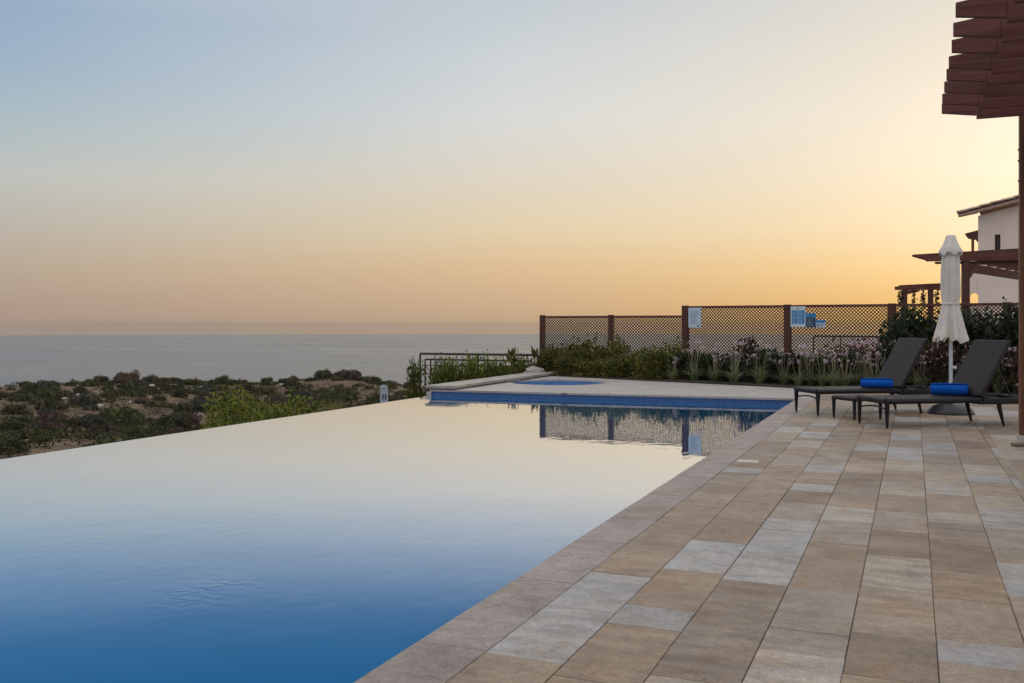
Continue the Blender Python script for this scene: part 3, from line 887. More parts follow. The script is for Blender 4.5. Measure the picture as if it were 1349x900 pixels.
top = lambda x: vz(284.5) + x * .235 if x < 4.2 else vz(284.5) + (8.4 - x) * .235
wn = (vx(1310.5), vx(1318), vz(331), vz(310))
mb_ = MB(); vwall(mb_, 0, 4.2, top, 0, .3, [wn]); mb_.slab([(4.2, G), (8.4, G), (8.4, top(8.4)), (4.2, top(4.2))], 0, .3)
mb_.box(0, .3, .302, 7, G, top(0) - .02); mb_.box(8.1, 8.4, .302, 7, G, top(8.4) - .02)
mb_.build('wall', M['render'], villa)
mb_ = MB(); mb_.box(wn[0] + .003, wn[1] - .003, .22, .26, wn[2] + .003, wn[3] - .003); wo_ = mb_.build('window', mat_plain('window_glass', (.035, .035, .04), .12, .05), villa)
mb_ = MB(); mb_.box(wn[0] + .004, wn[0] + .035, .17, .217, wn[2] + .004, wn[3] - .004); mb_.box(wn[1] - .035, wn[1] - .004, .17, .217, wn[2] + .004, wn[3] - .004)
mb_.box(wn[0] + .036, wn[1] - .036, .17, .217, wn[2] + .004, wn[2] + .035); mb_.build('frame', M['wood'], wo_)
# roof: two tiled slopes with barrel tiles running up the slope
t = NT('terracotta_tiles'); co = t.obj()
isl = t.n('ShaderNodeNewGeometry').outputs['Random Per Island']
c = t.ramp(isl, [(0, (.38, .25, .20)), (.5, (.48, .33, .27)), (1, (.56, .42, .35))])
M['tile'] = t.done(t.bsdf(c, .8, t.bump(t.noise(co, 30, 4), .4, .01), .2))
rg = random.Random(8)
mb_ = MB()
def slope(xa, za, xb, zb, yA, yB):
    L = math.hypot(xb - xa, zb - za); ux_, uz_ = (xb - xa) / L, (zb - za) / L; nx, nz = -uz_, ux_
    if nz < 0: nx, nz = -nx, -nz
    y = yA
    while y < yB:
        s = 0
        while s < L:
            e = min(s + .42, L)
            pts = []
            for (ss, lift) in ((s, .045), (e, .02)):
                for k in range(7):
                    a = PI * k / 6
                    h = math.sin(a) * .07 + lift + rg.uniform(-.003, .003); yy = y - math.cos(a) * .11
                    pts.append((xa + ux_ * ss + nx * h, yy, za + uz_ * ss + nz * h))
            fs = [(k, k+1, 7+k+1, 7+k) for k in range(6)] + [tuple(range(6, -1, -1))]
            mb_.add(pts, fs, False)
            s += .36
        y += .22
ex = vx(1262)
slope(ex, vz(282.5), 4.2, vz(282.5) + (4.2 - ex) * .235, -.45, .1)
slope(-.01, vz(282.5) + (-.01 - ex) * .235, 4.2, vz(282.5) + (4.2 - ex) * .235, .21, 7.2)
slope(8.9, vz(282.5) + (8.4 - 8.9) * .235, 4.2, vz(282.5) + (4.2 - ex) * .235, -.45, 7.2)
ro = mb_.build('roof', M['tile'], villa)
mb_ = MB()
rz = lambda x: vz(282.5) + (x - ex) * .235
mb_.slab([(ex + .03, rz(ex + .03) - .08), (4.2, rz(4.2) - .15), (4.2, rz(4.2) - .012), (ex + .03, rz(ex + .03) - .012)], -.40, -.005)
mb_.slab([(ex + .03, rz(ex + .03) - .07), (-.004, rz(0) - .10), (-.004, rz(0) - .012), (ex + .03, rz(ex + .03) - .012)], -.001, .12)
mb_.build('eave', mat_plain('cream_eave', (.75, .58, .47), .8), villa)
# small balcony canopy and its post beyond the corner
bx0, bx1 = vx(1270), -.004
mb_ = MB(); mb_.slab([(bx0, vz(305)), (bx0, vz(307)), (bx0 + .25, vz(309)), (bx0 + .3, vz(312)), (bx1, vz(312)), (bx1, vz(301))], .6, 2.4); mb_.build('balcony_roof', M['wood'], villa)
mb_ = MB(); mb_.box(vx(1277.2), vx(1281), 1.0, 1.12, vz(372), vz(312) - .003); mb_.build('balcony_post', mat_plain('honey_timber', (.25, .12, .05), .7), villa)
mb_ = MB(); mb_.box(vx(1268), bx1, .6, 2.4, vz(345), vz(341)); mb_.build('balcony_floor', M['render'], villa)
# lower wing with an arched opening
ax, az, ar = vx(1283), vz(391), 5 * VD / F
wx0, wx1 = vx(1275), -.004
mb_ = MB()
zt = vz(350); n = 12
prev = None
mb_.slab([(wx0, G), (ax - ar, G), (ax - ar, zt), (wx0, zt)], .05, .25)
mb_.slab([(ax + ar, G), (wx1, G), (wx1, zt), (ax + ar, zt)], .05, .25)
for k in range(n):
    a0, a1 = PI - PI * k / n, PI - PI * (k+1) / n
    xa, xb = ax + ar * math.cos(a0), ax + ar * math.cos(a1)
    mb_.slab([(xa, az + ar * math.sin(a0)), (xb, az + ar * math.sin(a1)), (xb, zt), (xa, zt)], .05, .25)
mb_.slab([(ax - ar, G), (ax + ar, G), (ax + ar, vz(401)), (ax - ar, vz(401))], .05, .25)
mb_.build('wing_wall', M['render'], villa)

# villa pergola just behind the fence
PD_ = 21.0
po_, ax_, az_ = local(1272, PD_)
p2 = empty('villa_pergola', po_, YAW, 'large dark timber pergola with a tapered beam in front of the white villa', 'pergola')
mb_ = MB(); mb_.slab([(ax_(1203), az_(335.5)), (ax_(1203), az_(338)), (ax_(1221), az_(343)), (ax_(1221), az_(344.5)), (ax_(1480), az_(341)), (ax_(1480), az_(316)), (ax_(1349), az_(327))], -.05, .06)
mb_.build('beam', M['wood'], p2)
mb_ = MB(); mb_.slab([(ax_(1235), az_(345.5)), (ax_(1236), az_(347.5)), (ax_(1480), az_(345.5)), (ax_(1480), az_(341.3)), (ax_(1235), az_(344.8))], .065, .15); mb_.build('rafter', M['wood'], p2)
mb_ = MB(); mb_.box(ax_(1268), ax_(1276.5), -.04, .06, -1.0, az_(344)); mb_.build('post', M['wood_y'], p2)
mb_ = MB(); mb_.slab([(ax_(1276.5), az_(358)), (ax_(1276.5), az_(368)), (ax_(1290), az_(350)), (ax_(1290), az_(344.3))], -.02, .04); mb_.build('bracket', M['wood'], p2)
zt_ = az_(346)
mb_ = MB(); MX = Matrix.Translation((ax_(1276.6) + .02, .16, 0)) @ Matrix.Rotation(R(50), 4, 'Z'); mb_.box(0, 10, -.05, .05, zt_ - .19, zt_ - .003, MX); mb_.build('side_beam', M['wood'], p2)
for i in range(5):
    mb_ = MB(); yy = .75 + i * .7; xx = .38 + (yy - .16) / math.tan(R(50))
    mb_.box(xx - .25, xx + 5, yy - .04, yy + .04, zt_, zt_ + .12); mb_.build('rafter', M['wood'], p2)

# distant pergola left of the parasol
o3, bx_, bz_ = local(1211, 40.0)
p3 = empty('small_pergola', o3, YAW, 'small distant timber pergola hung with vines, just left of the parasol', 'pergola')
mb_ = MB()
mb_.box(bx_(1180), bx_(1262), 0, .12, bz_(382), bz_(377.5)); mb_.build('beam', M['wood'], p3)
for i in range(7):
    mb_ = MB(); y = .15 + i * .55
    sh_ = y * .50
    mb_.slab([(bx_(1183) + sh_, bz_(376.6)), (bx_(1190) + sh_, bz_(378)), (bx_(1262) + sh_, bz_(377.3)), (bx_(1262) + sh_, bz_(372)), (bx_(1226) + sh_, bz_(373.5)), (bx_(1186) + sh_, bz_(375.5))], y, y + .09); mb_.build('rafter', M['wood'], p3)
for px in (1192.5, 1227, 1246):
    mb_ = MB(); mb_.box(bx_(px - 2.8), bx_(px + 2.8), .0, .16, -2.5, bz_(382) - .003); mb_.build('post', M['wood_y'], p3)
mb_ = MB(); mb_.slab([(bx_(1195.4), bz_(382.2)), (bx_(1195.4), bz_(388)), (bx_(1212), bz_(384)), (bx_(1212), bz_(382.2))], .02, .1); mb_.build('bracket', M['wood'], p3)

rv_ = random.Random(77)
for px in (1187, 1205, 1217, 1235):
    mb_ = MB()
    for _ in range(70):
        z = rv_.uniform(bz_(402), bz_(383)); v = Vector((rv_.uniform(-1, 1), rv_.uniform(-1, 1), rv_.uniform(-1, 1)))
        mb_.leaf(Vector((bx_(px) + rv_.uniform(-.05, .05), .06 + rv_.uniform(-.05, .05), z)), v, rv_.uniform(.08, .17), .07, rv_)
    mb_.tube([(bx_(px), .06, bz_(404)), (bx_(px) + .02, .06, bz_(382))], .015, 5)
    mb_.build('vine', M['vine'], p3)

# ------------------------------------------------------------------ metal railings behind the kerb
RZ = EYE - 39 * 24.0 / F
ra = dp(553.5, 24.0, 0); rb_ = dp(709, 23.2, 0)
rl = empty('metal_railing', (ra.x, ra.y, 0), 0, 'thin dark metal railing with long top rail behind the green shrubs', 'railing')
def rel(o, *ps): return [tuple(Vector(p) - Vector((o.x, o.y, 0))) for p in ps]
mb_ = MB(); mb_.tube(rel(ra, (ra.x, ra.y, RZ), (rb_.x, rb_.y, RZ - .01)), .028, 8); mb_.build('top_rail', M['metal'], rl)
for tt in (0.0, .5, 1.0):
    p = ra.lerp(rb_, tt); mb_ = MB(); mb_.tube(rel(ra, (p.x, p.y, RZ - .01), (p.x, p.y, -4.0)), .024, 8); mb_.build('post', M['metal'], rl)
mb_ = MB(); mb_.tube(rel(ra, (ra.x, ra.y, RZ - .5), (rb_.x, rb_.y, RZ - .5)), .014, 6); mb_.build('lower_rail', M['metal'], rl)
rc, rd = dp(560, 27.5, 0), dp(700, 26.2, 0); z2 = EYE - 46.5 * 27.5 / F
rl = empty('metal_railing', (rc.x, rc.y, 0), 0, 'second lower metal railing with diagonal brace standing just behind the front one', 'railing')
mb_ = MB(); mb_.tube(rel(rc, (rc.x, rc.y, z2), (rd.x, rd.y, z2)), .026, 8); mb_.build('top_rail', M['metal'], rl)
for tt in (0.0, .055, .6, 1.0):
    p = rc.lerp(rd, tt); mb_ = MB(); mb_.tube(rel(rc, (p.x, p.y, z2 - .01), (p.x, p.y, -4.0)), .022, 8); mb_.build('post', M['metal'], rl)
mb_ = MB(); mb_.tube(rel(rc, (rc.x, rc.y, z2 - .17), (rd.x, rd.y, z2 - .17)), .014, 6); mb_.tube(rel(rc, (rc.x, rc.y, z2 - .17), (*(rc.lerp(rd, .12))[:2], z2 - .6)), .014, 6)
mb_.build('lower_rail', M['metal'], rl)

# ------------------------------------------------------------------ plants
G1 = [(.020, .040, .010), (.050, .075, .016), (.085, .110, .022), (.125, .140, .035)]
M['leaf_green'] = mat_leaf('bush_leaf', [(.016, .028, .008), (.055, .070, .014), (.130, .138, .026), (.24, .22, .055)], .3)
M['leaf_bright'] = mat_leaf('bright_leaf', [(.022, .042, .010), (.070, .100, .016), (.145, .175, .028), (.26, .25, .05)], .35)
M['leaf_lime'] = mat_leaf('lime_leaf', [(.03, .05, .010), (.085, .115, .018), (.16, .185, .03), (.27, .26, .05)], .4)
M['leaf_dark'] = mat_leaf('dark_leaf', [(.008, .017, .008), (.020, .036, .014), (.045, .064, .022)], .15)
M['leaf_red'] = mat_leaf('wine_leaf', [(.018, .013, .009), (.050, .024, .018), (.080, .034, .028), (.030, .042, .016), (.055, .064, .024)], .2)
M['leaf_strap'] = mat_leaf('strap_leaf', [(.07, .12, .045), (.14, .19, .07), (.20, .235, .11), (.26, .25, .15)], .3)
M['stem_pale'] = mat_leaf('flower_stem', [(.15, .17, .09), (.26, .23, .15), (.32, .26, .18)], .2)
M['lilac'] = mat_leaf('lilac_petal', [(.42, .32, .56), (.58, .44, .64), (.70, .58, .68), (.64, .50, .54), (.50, .38, .40)], .35, .6, .12)
M['pink'] = mat_leaf('pink_petal', [(.55, .28, .32), (.62, .45, .44), (.40, .16, .20)], .35, .6, .1)
M['twig'] = mat_plain('twig_bark', (.070, .045, .032), .9)
M['scrub_dark'] = mat_leaf('scrub_dark', [(.014, .018, .009), (.032, .038, .016), (.062, .066, .027), (.105, .10, .045)], .15, .8)
M['scrub_grey'] = mat_leaf('scrub_grey', [(.030, .032, .026), (.052, .054, .044), (.080, .078, .064)], .12, .8)
M['scrub_brown'] = mat_leaf('scrub_brown', [(.040, .026, .022), (.070, .046, .036), (.105, .068, .052)], .12, .8)
M['scrub_olive'] = mat_leaf('scrub_olive', [(.030, .038, .014), (.058, .066, .022), (.095, .098, .036)], .2, .8)
M['straw'] = mat_leaf('straw', [(.15, .105, .06), (.22, .16, .095), (.30, .225, .14)], .3, .8, .1)
M['rock'] = mat_plain('pale_rock', (.30, .275, .25), .9, .25, 2, .6)

def rvec(rng):
    while True:
        v = Vector((rng.uniform(-1, 1), rng.uniform(-1, 1), rng.uniform(-1, 1)))
        if .05 < v.length < 1: return v.normalized()
def lumpy(mb_, lobes, n, size, wid, rng, upb=.5, mi=0, inner=.55):
    tot = sum(l[1][0] * l[1][1] for l in lobes)
    for (c, r) in lobes:
        c = Vector(c)
        for _ in range(int(n * r[0] * r[1] / tot)):
            v = rvec(rng); 
            if v.z < -.35: v.z *= -.5
            k = inner + (1 - inner) * rng.random() ** .6
            k *= 1 + .22 * noise.noise(v * 2.3 + c * 3)
            p = c + Vector((v.x * r[0], v.y * r[1], v.z * r[2])) * k
            if p.z < .01: p.z = rng.uniform(.01, .1)
            dr = (v + rvec(rng) * .9 + Vector((0, 0, upb)))
            s = size * rng.uniform(.6, 1.35)
            mb_.leaf(p, dr, s, wid * s / size, rng, mi)
def lobes_for(W, D, H, k, rng):
    out = [((0, 0, H * .45), (W * .62, D * .62, H * .5)), ((W * .12, 0, H * .2), (W * .85, D * .85, H * .24))]
    for _ in range(k):
        a = rng.uniform(0, 2 * PI); q = rng.uniform(.3, .62)
        h = rng.uniform(.35, .75) * H
        r = rng.uniform(.28, .45)
        out.append(((math.cos(a) * W * q, math.sin(a) * D * q, h), (W * r, D * r, min(H * .42, h))))
    return out
def make_bush(name, W, D, H, n, size, wid, mat, seed, k=6, sprigs=0, upb=.5, flowers=None, nf=0):
    rng = random.Random(seed)
    r = empty(name, (0, 0, 0))
    lb = lobes_for(W, D, H, k, rng)
    mb_ = MB(); lumpy(mb_, lb, n, size, wid, rng, upb)
    for _ in range(sprigs):
        c, rr = rng.choice(lb); v = rvec(rng); v.z = abs(v.z)
        b = Vector(c) + Vector((v.x * rr[0], v.y * rr[1], v.z * rr[2])) * .9
        dr = (v * .5 + Vector((0, 0, 1))).normalized(); L = H * rng.uniform(.15, .35)
        for q in range(10): mb_.leaf(b + dr * L * q / 10, dr + rvec(rng) * .8, size * .8, wid * .8, rng)
    mb_.build('foliage', mat, r)
    mb_ = MB()
    for _ in range(7):
        c, rr = rng.choice(lb)
        mb_.tube([(rng.uniform(-.05, .05) * W, rng.uniform(-.05, .05) * D, -.05), (c[0] * .4, c[1] * .4, c[2] * .5), (c[0], c[1], c[2] * 1.1)], [.018, .012, .005], 5)
    mb_.build('stem', M['twig'], r)
    if flowers:
        mb_ = MB()
        for _ in range(nf):
            c, rr = rng.choice(lb); v = rvec(rng); v.z = abs(v.z) * .8
            p = Vector(c) + Vector((v.x * rr[0], v.y * rr[1], v.z * rr[2])) * rng.uniform(.95, 1.1)
            for q in range(4): mb_.leaf(p, rvec(rng), .035, .03, rng)
        mb_.build('blossom', flowers, r)
    return r

EDG = [(640, 1 / 22.9), (716, 1 / 22.06), (820, 1 / 20.4), (1044, 1 / 17.75), (1290, 1 / 16.2), (1480, 1 / 14.6)]
def edge(px): return 1 / interp(EDG, px)
# shrubs along the lower fence
sh = [make_bush('green_shrub', .55, .45, .70, 1250, .078, .036, M['leaf_green'], 21 + i, 8, 16) for i in range(3)]
SHL = 'leafy green shrub in the bed below the lower lattice panels'
spots = [(719, .55, .75), (733, 1.1, .95), (746, .45, .72), (760, .5, .75), (764, 1.3, 1.0), (778, .45, .74), (790, 1.2, .98), (797, .5, .78), (808, 1.5, 1.1), (815, .5, .85), (831, .9, 1.0), (848, 1.5, 1.08), (852, .5, .84), (868, .75, .95), (882, 1.4, 1.05)]
spots = [(a, edge(a) + b, c) for a, b, c in spots]
rg = random.Random(5)
for i, (px, d_, s) in enumerate(spots):
    p = dp(px, d_, -.05); src = sh[i % 3]
    if i < 3:
        src.location = p; src.rotation_euler = (0, 0, rg.uniform(0, 6)); src.scale = (s, s, s); tag(src, SHL, 'shrub', 'green shrubs below the lower fence')
    else: copy_thing(src, p, rg.uniform(0, 6), (s * rg.uniform(.9, 1.15), s, s * rg.uniform(.72, 1.16)), SHL)
# wine and dark shrubs farther right
dk = make_bush('wine_shrub', .5, .45, .85, 1100, .07, .045, M['leaf_red'], 41, 6, 10)
tag(dk, 'wine red leaved shrub against the tall lattice left of the second tall post', 'shrub'); dk.location = dp(988, 20.5, .02)
copy_thing(dk, dp(948, 20.8, .02), 2.0, (.95, .9, .62), 'low wine red shrub behind the lilac flowers of the first tall panel')
copy_thing(dk, dp(1090, 19.2, .02), 4.0, (1.1, 1, .62), 'low wine red shrub under the blue notice boards')
copy_thing(dk, dp(1140, 18.6, .02), 5.0, (1.3, 1, .80), 'broad wine red shrub behind the farther lounger foot')
copy_thing(dk, dp(1178, 18.2, .02), 5.6, (1.1, 1, .92), 'wine red shrub at the foot of the third tall post')
hb = make_bush('dark_hedge_shrub', .66, .5, 1.30, 4200, .085, .058, M['leaf_dark'], 51, 8, 8)
tag(hb, 'tall dark green shrub behind the farther lounger backrest', 'shrub'); hb.location = dp(1212, 18.0, .02)
copy_thing(hb, dp(1268, 17.4, .02), 2.2, (.95, .9, .97), 'dark green shrub behind the parasol against the lattice')
copy_thing(hb, dp(1192, 17.7, .02), 0.7, (.8, .8, .86), 'dark green shrub at the foot of the third tall post')
copy_thing(hb, dp(1238, 17.9, .02), 3.3, (.85, .8, .93), 'dark green shrub just left of the parasol canopy')
copy_thing(hb, dp(1299, 17.2, .02), 5.2, (.9, .8, .90), 'dark green shrub right of the parasol canopy against the lattice')
copy_thing(hb, dp(1330, 16.6, .02), 4.1, (1.0, 1, 1.02), 'tall dark green shrub beside the near pergola post')
copy_thing(hb, dp(1400, 16.2, .02), 1.1, (1.1, 1, 1.05), 'dark green shrub at the right end of the bed')
lo_ = make_bush('low_dark_shrub', .55, .4, .55, 1300, .075, .045, M['leaf_dark'], 57, 7, 6)
LDL = 'low dark green shrub filling the bed behind the lilac clumps'
tag(lo_, LDL, 'shrub', 'low dark shrubs behind the lilac clumps'); lo_.location = dp(900, edge(900) + 1.2, .0)
for px, dd, sc_ in ((922, 1.1, .95), (945, 1.5, 1.1), (966, 1.0, .9), (1012, 1.3, 1.1), (1034, 1.0, .95), (1056, 1.3, 1.05), (1078, .95, .9), (1112, 1.2, 1.1), (1150, 1.1, 1.1)):
    copy_thing(lo_, dp(px, edge(px) + dd, .0), px * 1.7 % 6, (sc_, sc_, sc_ * (.8 + px % 5 * .08)), LDL)
ol = make_bush('flowering_shrub', .5, .42, .88, 1300, .065, .035, M['leaf_red'], 61, 7, 6, .5, M['pink'], 55)
tag(ol, 'wine leaved shrub with pink blossom behind the parasol pole', 'shrub'); ol.location = dp(1252, 16.9, .02)
copy_thing(ol, dp(1232, 17.2, .02), 2.0, (.9, .9, .95), 'wine leaved shrub with pink blossom right of the farther backrest')
copy_thing(ol, dp(1300, 16.5, .02), 4.0, (1, 1, .98), 'wine leaved shrub with pink blossom behind the nearer backrest')
copy_thing(ol, dp(1345, 16.0, .02), 5.0, (.9, .9, .9), 'wine leaved shrub with pink blossom at the near pergola post')
# red bougainvillea beyond the fence
bv = make_bush('bougainvillea', 1.5, .9, 1.1, 2000, .09, .06, mat_leaf('bougainvillea_bract', [(.10, .02, .04), (.20, .05, .07), (.05, .03, .02)], .4), 71, 8, 6)
tag(bv, 'reddish bougainvillea seen through the lattice below the handrail', 'shrub'); bv.location = dp(1140, 22.5, -.3); bv.scale = (1, 1, 1.0)
# handrail beyond the fence
ha, hb_ = dp(1072, 25.5, 0), dp(1172, 24.0, 0); hz = EYE - 16 * 25 / F
rl = empty('handrail', (ha.x, ha.y, 0), 0, 'plain dark handrail seen through the lattice beyond the fence', 'railing')
mb_ = MB(); mb_.tube(rel(ha, (ha.x, ha.y, hz), (hb_.x, hb_.y, hz)), .022, 8); mb_.build('rail', M['metal'], rl)
for tt in (0, .37, 1):
    p = ha.lerp(hb_, tt); mb_ = MB(); mb_.tube(rel(ha, (p.x, p.y, hz), (p.x, p.y, -2)), .02, 6); mb_.build('post', M['metal'], rl)

# society garlic clumps
def make_garlic(seed, nl=70, ns=9, H=.62):
    rng = random.Random(seed); r = empty('flowering_clump', (0, 0, 0))
    mb_ = MB()
    for _ in range(nl):
        a = rng.uniform(0, 2*PI); lean = rng.uniform(.15, 1.1); L = rng.uniform(.22, .42)
        o = Vector((math.cos(a), math.sin(a), 0)); b = o * rng.uniform(0, .07); sd = Vector((-o.y, o.x, 0)) * .006
        prev = None
        for k in range(6):
            u = k / 5; p = b + o * L * lean * u * (.35 + .65 * u) + Vector((0, 0, L * (u - .55 * lean * u * u * u)))
            wv = sd * 1.5 * (1 - .75 * u)
            if prev: mb_.add([prev[0], prev[1], p + wv, p - wv], [(0, 1, 2, 3)])
            prev = (p - wv, p + wv)
    mb_.build('foliage', M['leaf_strap'], r)
    ms = MB()
    for _ in range(ns):
        a = rng.uniform(0, 2*PI); lean = rng.uniform(.02, .42); L = H * rng.uniform(.62, 1.15)
        o = Vector((math.cos(a), math.sin(a), 0)); b = o * .03
        top_ = b + o * L * lean + Vector((0, 0, L))
        ms.tube([b, b + o * L * lean * .35 + Vector((0, 0, L * .5)), top_], [.0045, .004, .0035], 5)
        old = rng.random() < .35; mf = MB()
        for q in range(rng.randint(7, 13)):
            v = rvec(rng); v.z = v.z * .8 + .25
            L2 = rng.uniform(.028, .05) * (.7 if old else 1)
            mf.leaf(top_ + v * .012, v, L2, .016, rng)
        mf.build('flower_head', M['lilac'], r)
    ms.build('stem', M['stem_pale'], r)
    return r
gs = [make_garlic(81, 95, 10, .70), make_garlic(82, 80, 9, .76), make_garlic(83, 110, 11, .66)]
sets = [('lilac flowered strap leaved clump in front of the first tall lattice panel', [(886, 19.3, .8), (914, 18.95, 1.08), (941, 18.8, 1.0), (967, 18.75, 1.05), (1001, 18.4, 1.08)]),
        ('lilac flowered strap leaved clump beneath the blue notice boards', [(1033, 18.15, .9), (1052, 18.1, .82), (1068, 17.9, 1.0), (1084, 18.2, .85), (1099, 17.75, 1.05), (1113, 17.9, .95)]),
        ('lilac flowered strap leaved clump behind the farther lounger', [(1128, 17.5, 1.08), (1141, 17.6, 1.0), (1153, 17.3, 1.12), (1166, 17.4, .95), (1180, 17.2, 1.1)]),
        ('lilac flowered strap leaved clump between the two lounger backrests', [(1212, 16.8, .95), (1226, 16.7, 1.0), (1241, 16.9, .9), (1258, 16.4, .8)]),
        ('lilac flowered strap leaved clump right of the nearer backrest', [(1316, 15.9, 1.1), (1328, 15.8, 1.05), (1340, 15.9, 1.0)])]
first = 0; i_ = 0
for lb, lst in sets:
    for px, d_, s in lst:
        d_ = edge(px) + .30 + (i_ * 37 % 10) * .035; i_ += 1
        p = dp(px, d_, .025); k = rg.randrange(3)
        if first < 3:
            o = gs[first]; first += 1; o.location = p; o.scale = (s, s, s); o.rotation_euler = (0, 0, rg.uniform(0, 6)); tag(o, lb, 'flowers', 'lilac clumps along the bed')
        else:
            o = copy_thing(gs[k], p, rg.uniform(0, 6), (s * 1.05, s * 1.05, s), lb, 'lilac clumps along the bed'); o['category'] = 'flowers'
# low edging foliage between clumps
lowg = mat_leaf('edging_leaf', [(.012, .018, .008), (.025, .032, .014), (.04, .04, .02)], .2)
mb_ = MB(); rr_ = random.Random(9)
for _ in range(5200):
    px = rr_.uniform(870, 1360); d_ = edge(px) + rr_.uniform(.65, 2.2)
    p = dp(px, d_, .02 + rr_.random() ** 2 * .34); mb_.leaf(p, rvec(rr_) + Vector((0, 0, .6)), rr_.uniform(.05, .10), .035, rr_)
tag(mb_.build('ground_cover', lowg), 'dark low leafy ground cover filling the bed between flower clumps', 'ground cover', None, 'stuff')

# shrubs outside the kerb, in front of the railing
ks = [make_bush('kerb_shrub', .55, .5, 1.15, 1100, .10, .045, M['leaf_bright'], 91 + i, 6, 12, .9) for i in range(2)]
rg = random.Random(15)
KL = 'bright green upright shrub behind the raised stone kerb'
for i, (px, py) in enumerate([(583, 477), (598, 474), (612, 474), (628, 472), (645, 473), (658, 475), (678, 474), (693, 474), (709, 475), (572, 487)]):
    d_ = 22.8 + rg.uniform(-.2, .6); s = 1.0; zt = EYE - (py - HY) / F * d_; zb = zt - 1.18
    if i < 2: o = ks[i]; o.location = dp(px, d_, zb); tag(o, KL, 'shrub', 'green shrubs behind the kerb')
    else: copy_thing(ks[i % 2], dp(px, d_, zb), rg.uniform(0, 6), (.62 + .2 * rg.random(), .7, 1.0), KL)
for o in ks: o.scale = (.7, .7, 1)
zt = EYE - (474 - HY) / F * 23.6
copy_thing(ks[1], dp(547, 23.6, zt - 1.25), 1.3, (.55, .55, 1.05), 'green shrub rising just left of the railing corner post')
def spiky(px, ytop, d_, zb, n, L, label, name='tall_shoot'):
    rng = random.Random(px); p = dp(px, d_, zb); zt = EYE - (ytop - HY) / F * d_
    r = empty(name, p, 0, label, 'plant'); H = zt - zb
    mb_ = MB(); mb_.tube([(0, 0, 0), (.01, 0, H * .6), (.0, .01, H * .8)], [.02, .016, .012], 6); mb_.build('stem', M['twig'], r)
    mb_ = MB()
    for k in range(n):
        a = rng.uniform(0, 2*PI); u = rng.random(); b = Vector((0, 0, H * (.72 + .12 * u))); v = Vector((math.cos(a) * (1.1 - u * .6), math.sin(a) * (1.1 - u * .6), .7 + u))
        mb_.leaf(b, v, L * rng.uniform(.7, 1.1), L * .22, rng)
    mb_.build('foliage', M['leaf_green'], r)
spiky(673, 456, 23.0, -.9, 26, .30, 'tall shoot topped by a leaf rosette above the kerb shrubs')
spiky(704, 457, 22.6, -.6, 12, .26, 'thin twiggy plant beside the first fence post')
M['boulder'] = M['spa_stone']
def rock_mesh(seed, sx, sy, sz):
    rng = random.Random(seed); mb_ = MB(); vs = []; fs = []; n1_, n2_ = 10, 7
    off = Vector((seed * 3.1, 0, 0))
    for i in range(n2_ + 1):
        th = PI * i / n2_
        for k in range(n1_):
            a = 2*PI*k/n1_; v = Vector((math.sin(th)*math.cos(a), math.sin(th)*math.sin(a), math.cos(th)))
            q = 1 + .45 * noise.noise(v * 1.6 + off)
            vs.append((v.x*sx*q, v.y*sy*q, v.z*sz*q))
    for i in range(n2_):
        for k in range(n1_): fs.append((i*n1_+k, (i+1)*n1_+k, (i+1)*n1_+(k+1)%n1_, i*n1_+(k+1)%n1_))
    mb_.add(vs, fs); return mb_
o = dp(704, 22.2, .08); tag(rock_mesh(5, .26, .22, .13).build('boulder', M['rock'], None, o), 'weathered boulder at the far end of the raised kerb', 'boulder')

# ------------------------------------------------------------------ headland scrub
vari = []
for i, (mt, nm) in enumerate([('scrub_dark', 'dark'), ('scrub_dark', 'dark'), ('scrub_dark', 'dark'), ('scrub_grey', 'grey'), ('scrub_brown', 'brown'), ('scrub_olive', 'olive'), ('scrub_grey', 'grey'), ('scrub_brown', 'brown')]):
    rng = random.Random(200 + i); lb = lobes_for(1.0, .9, .85, 6, rng)
    mb_ = MB()
    lumpy(mb_, lb, 1900, .10, .065, rng, .4, 0, .74)
    # twiggy heart of the bush
    for (c, r_) in lb:
        vs = []; fs = []
        for a in range(5):
            th = PI * .5 * a / 4
            for k in range(9):
                ph = 2*PI*k/9; q = .80 + .1 * noise.noise(Vector((a, k, i)))
                vs.append((c[0] + r_[0]*q*math.cos(ph)*math.cos(th), c[1] + r_[1]*q*math.sin(ph)*math.cos(th), max(-.05, c[2] + r_[2]*q*(math.sin(th)*1.6 - .6))))
        for a in range(4):
            for k in range(9): fs.append((a*9+k, a*9+(k+1) % 9, (a+1)*9+(k+1) % 9, (a+1)*9+k))
        mb_.add(vs, fs)
    me = mb_.mesh('scrub_bush'); me.materials.append(M[mt]); vari.append((me, nm))
SL = {'dark': 'low dark green scrub bush on the dry headland', 'grey': 'low grey green scrub bush on the dry headland', 'brown': 'low reddish brown scrub bush on the dry headland', 'olive': 'low olive green scrub bush on the dry headland'}
rng = random.Random(77)
def bush(x, d_, s, hs, k, sink=.12):
    me, nm = vari[k]
    o = bpy.data.objects.new('scrub_bush', me); COL.objects.link(o)
    o.location = c2w(x, d_, terrain(x, d_) - sink * s); o.rotation_euler = (0, 0, rng.uniform(0, 6.28)); o.scale = (s * rng.uniform(.9, 1.35), s * rng.uniform(.9, 1.3), s * hs)
    tag(o, SL[nm], 'bush', nm + ' scrub bushes on the headland'); return o
cnt = 0; placed = []
tries = 0
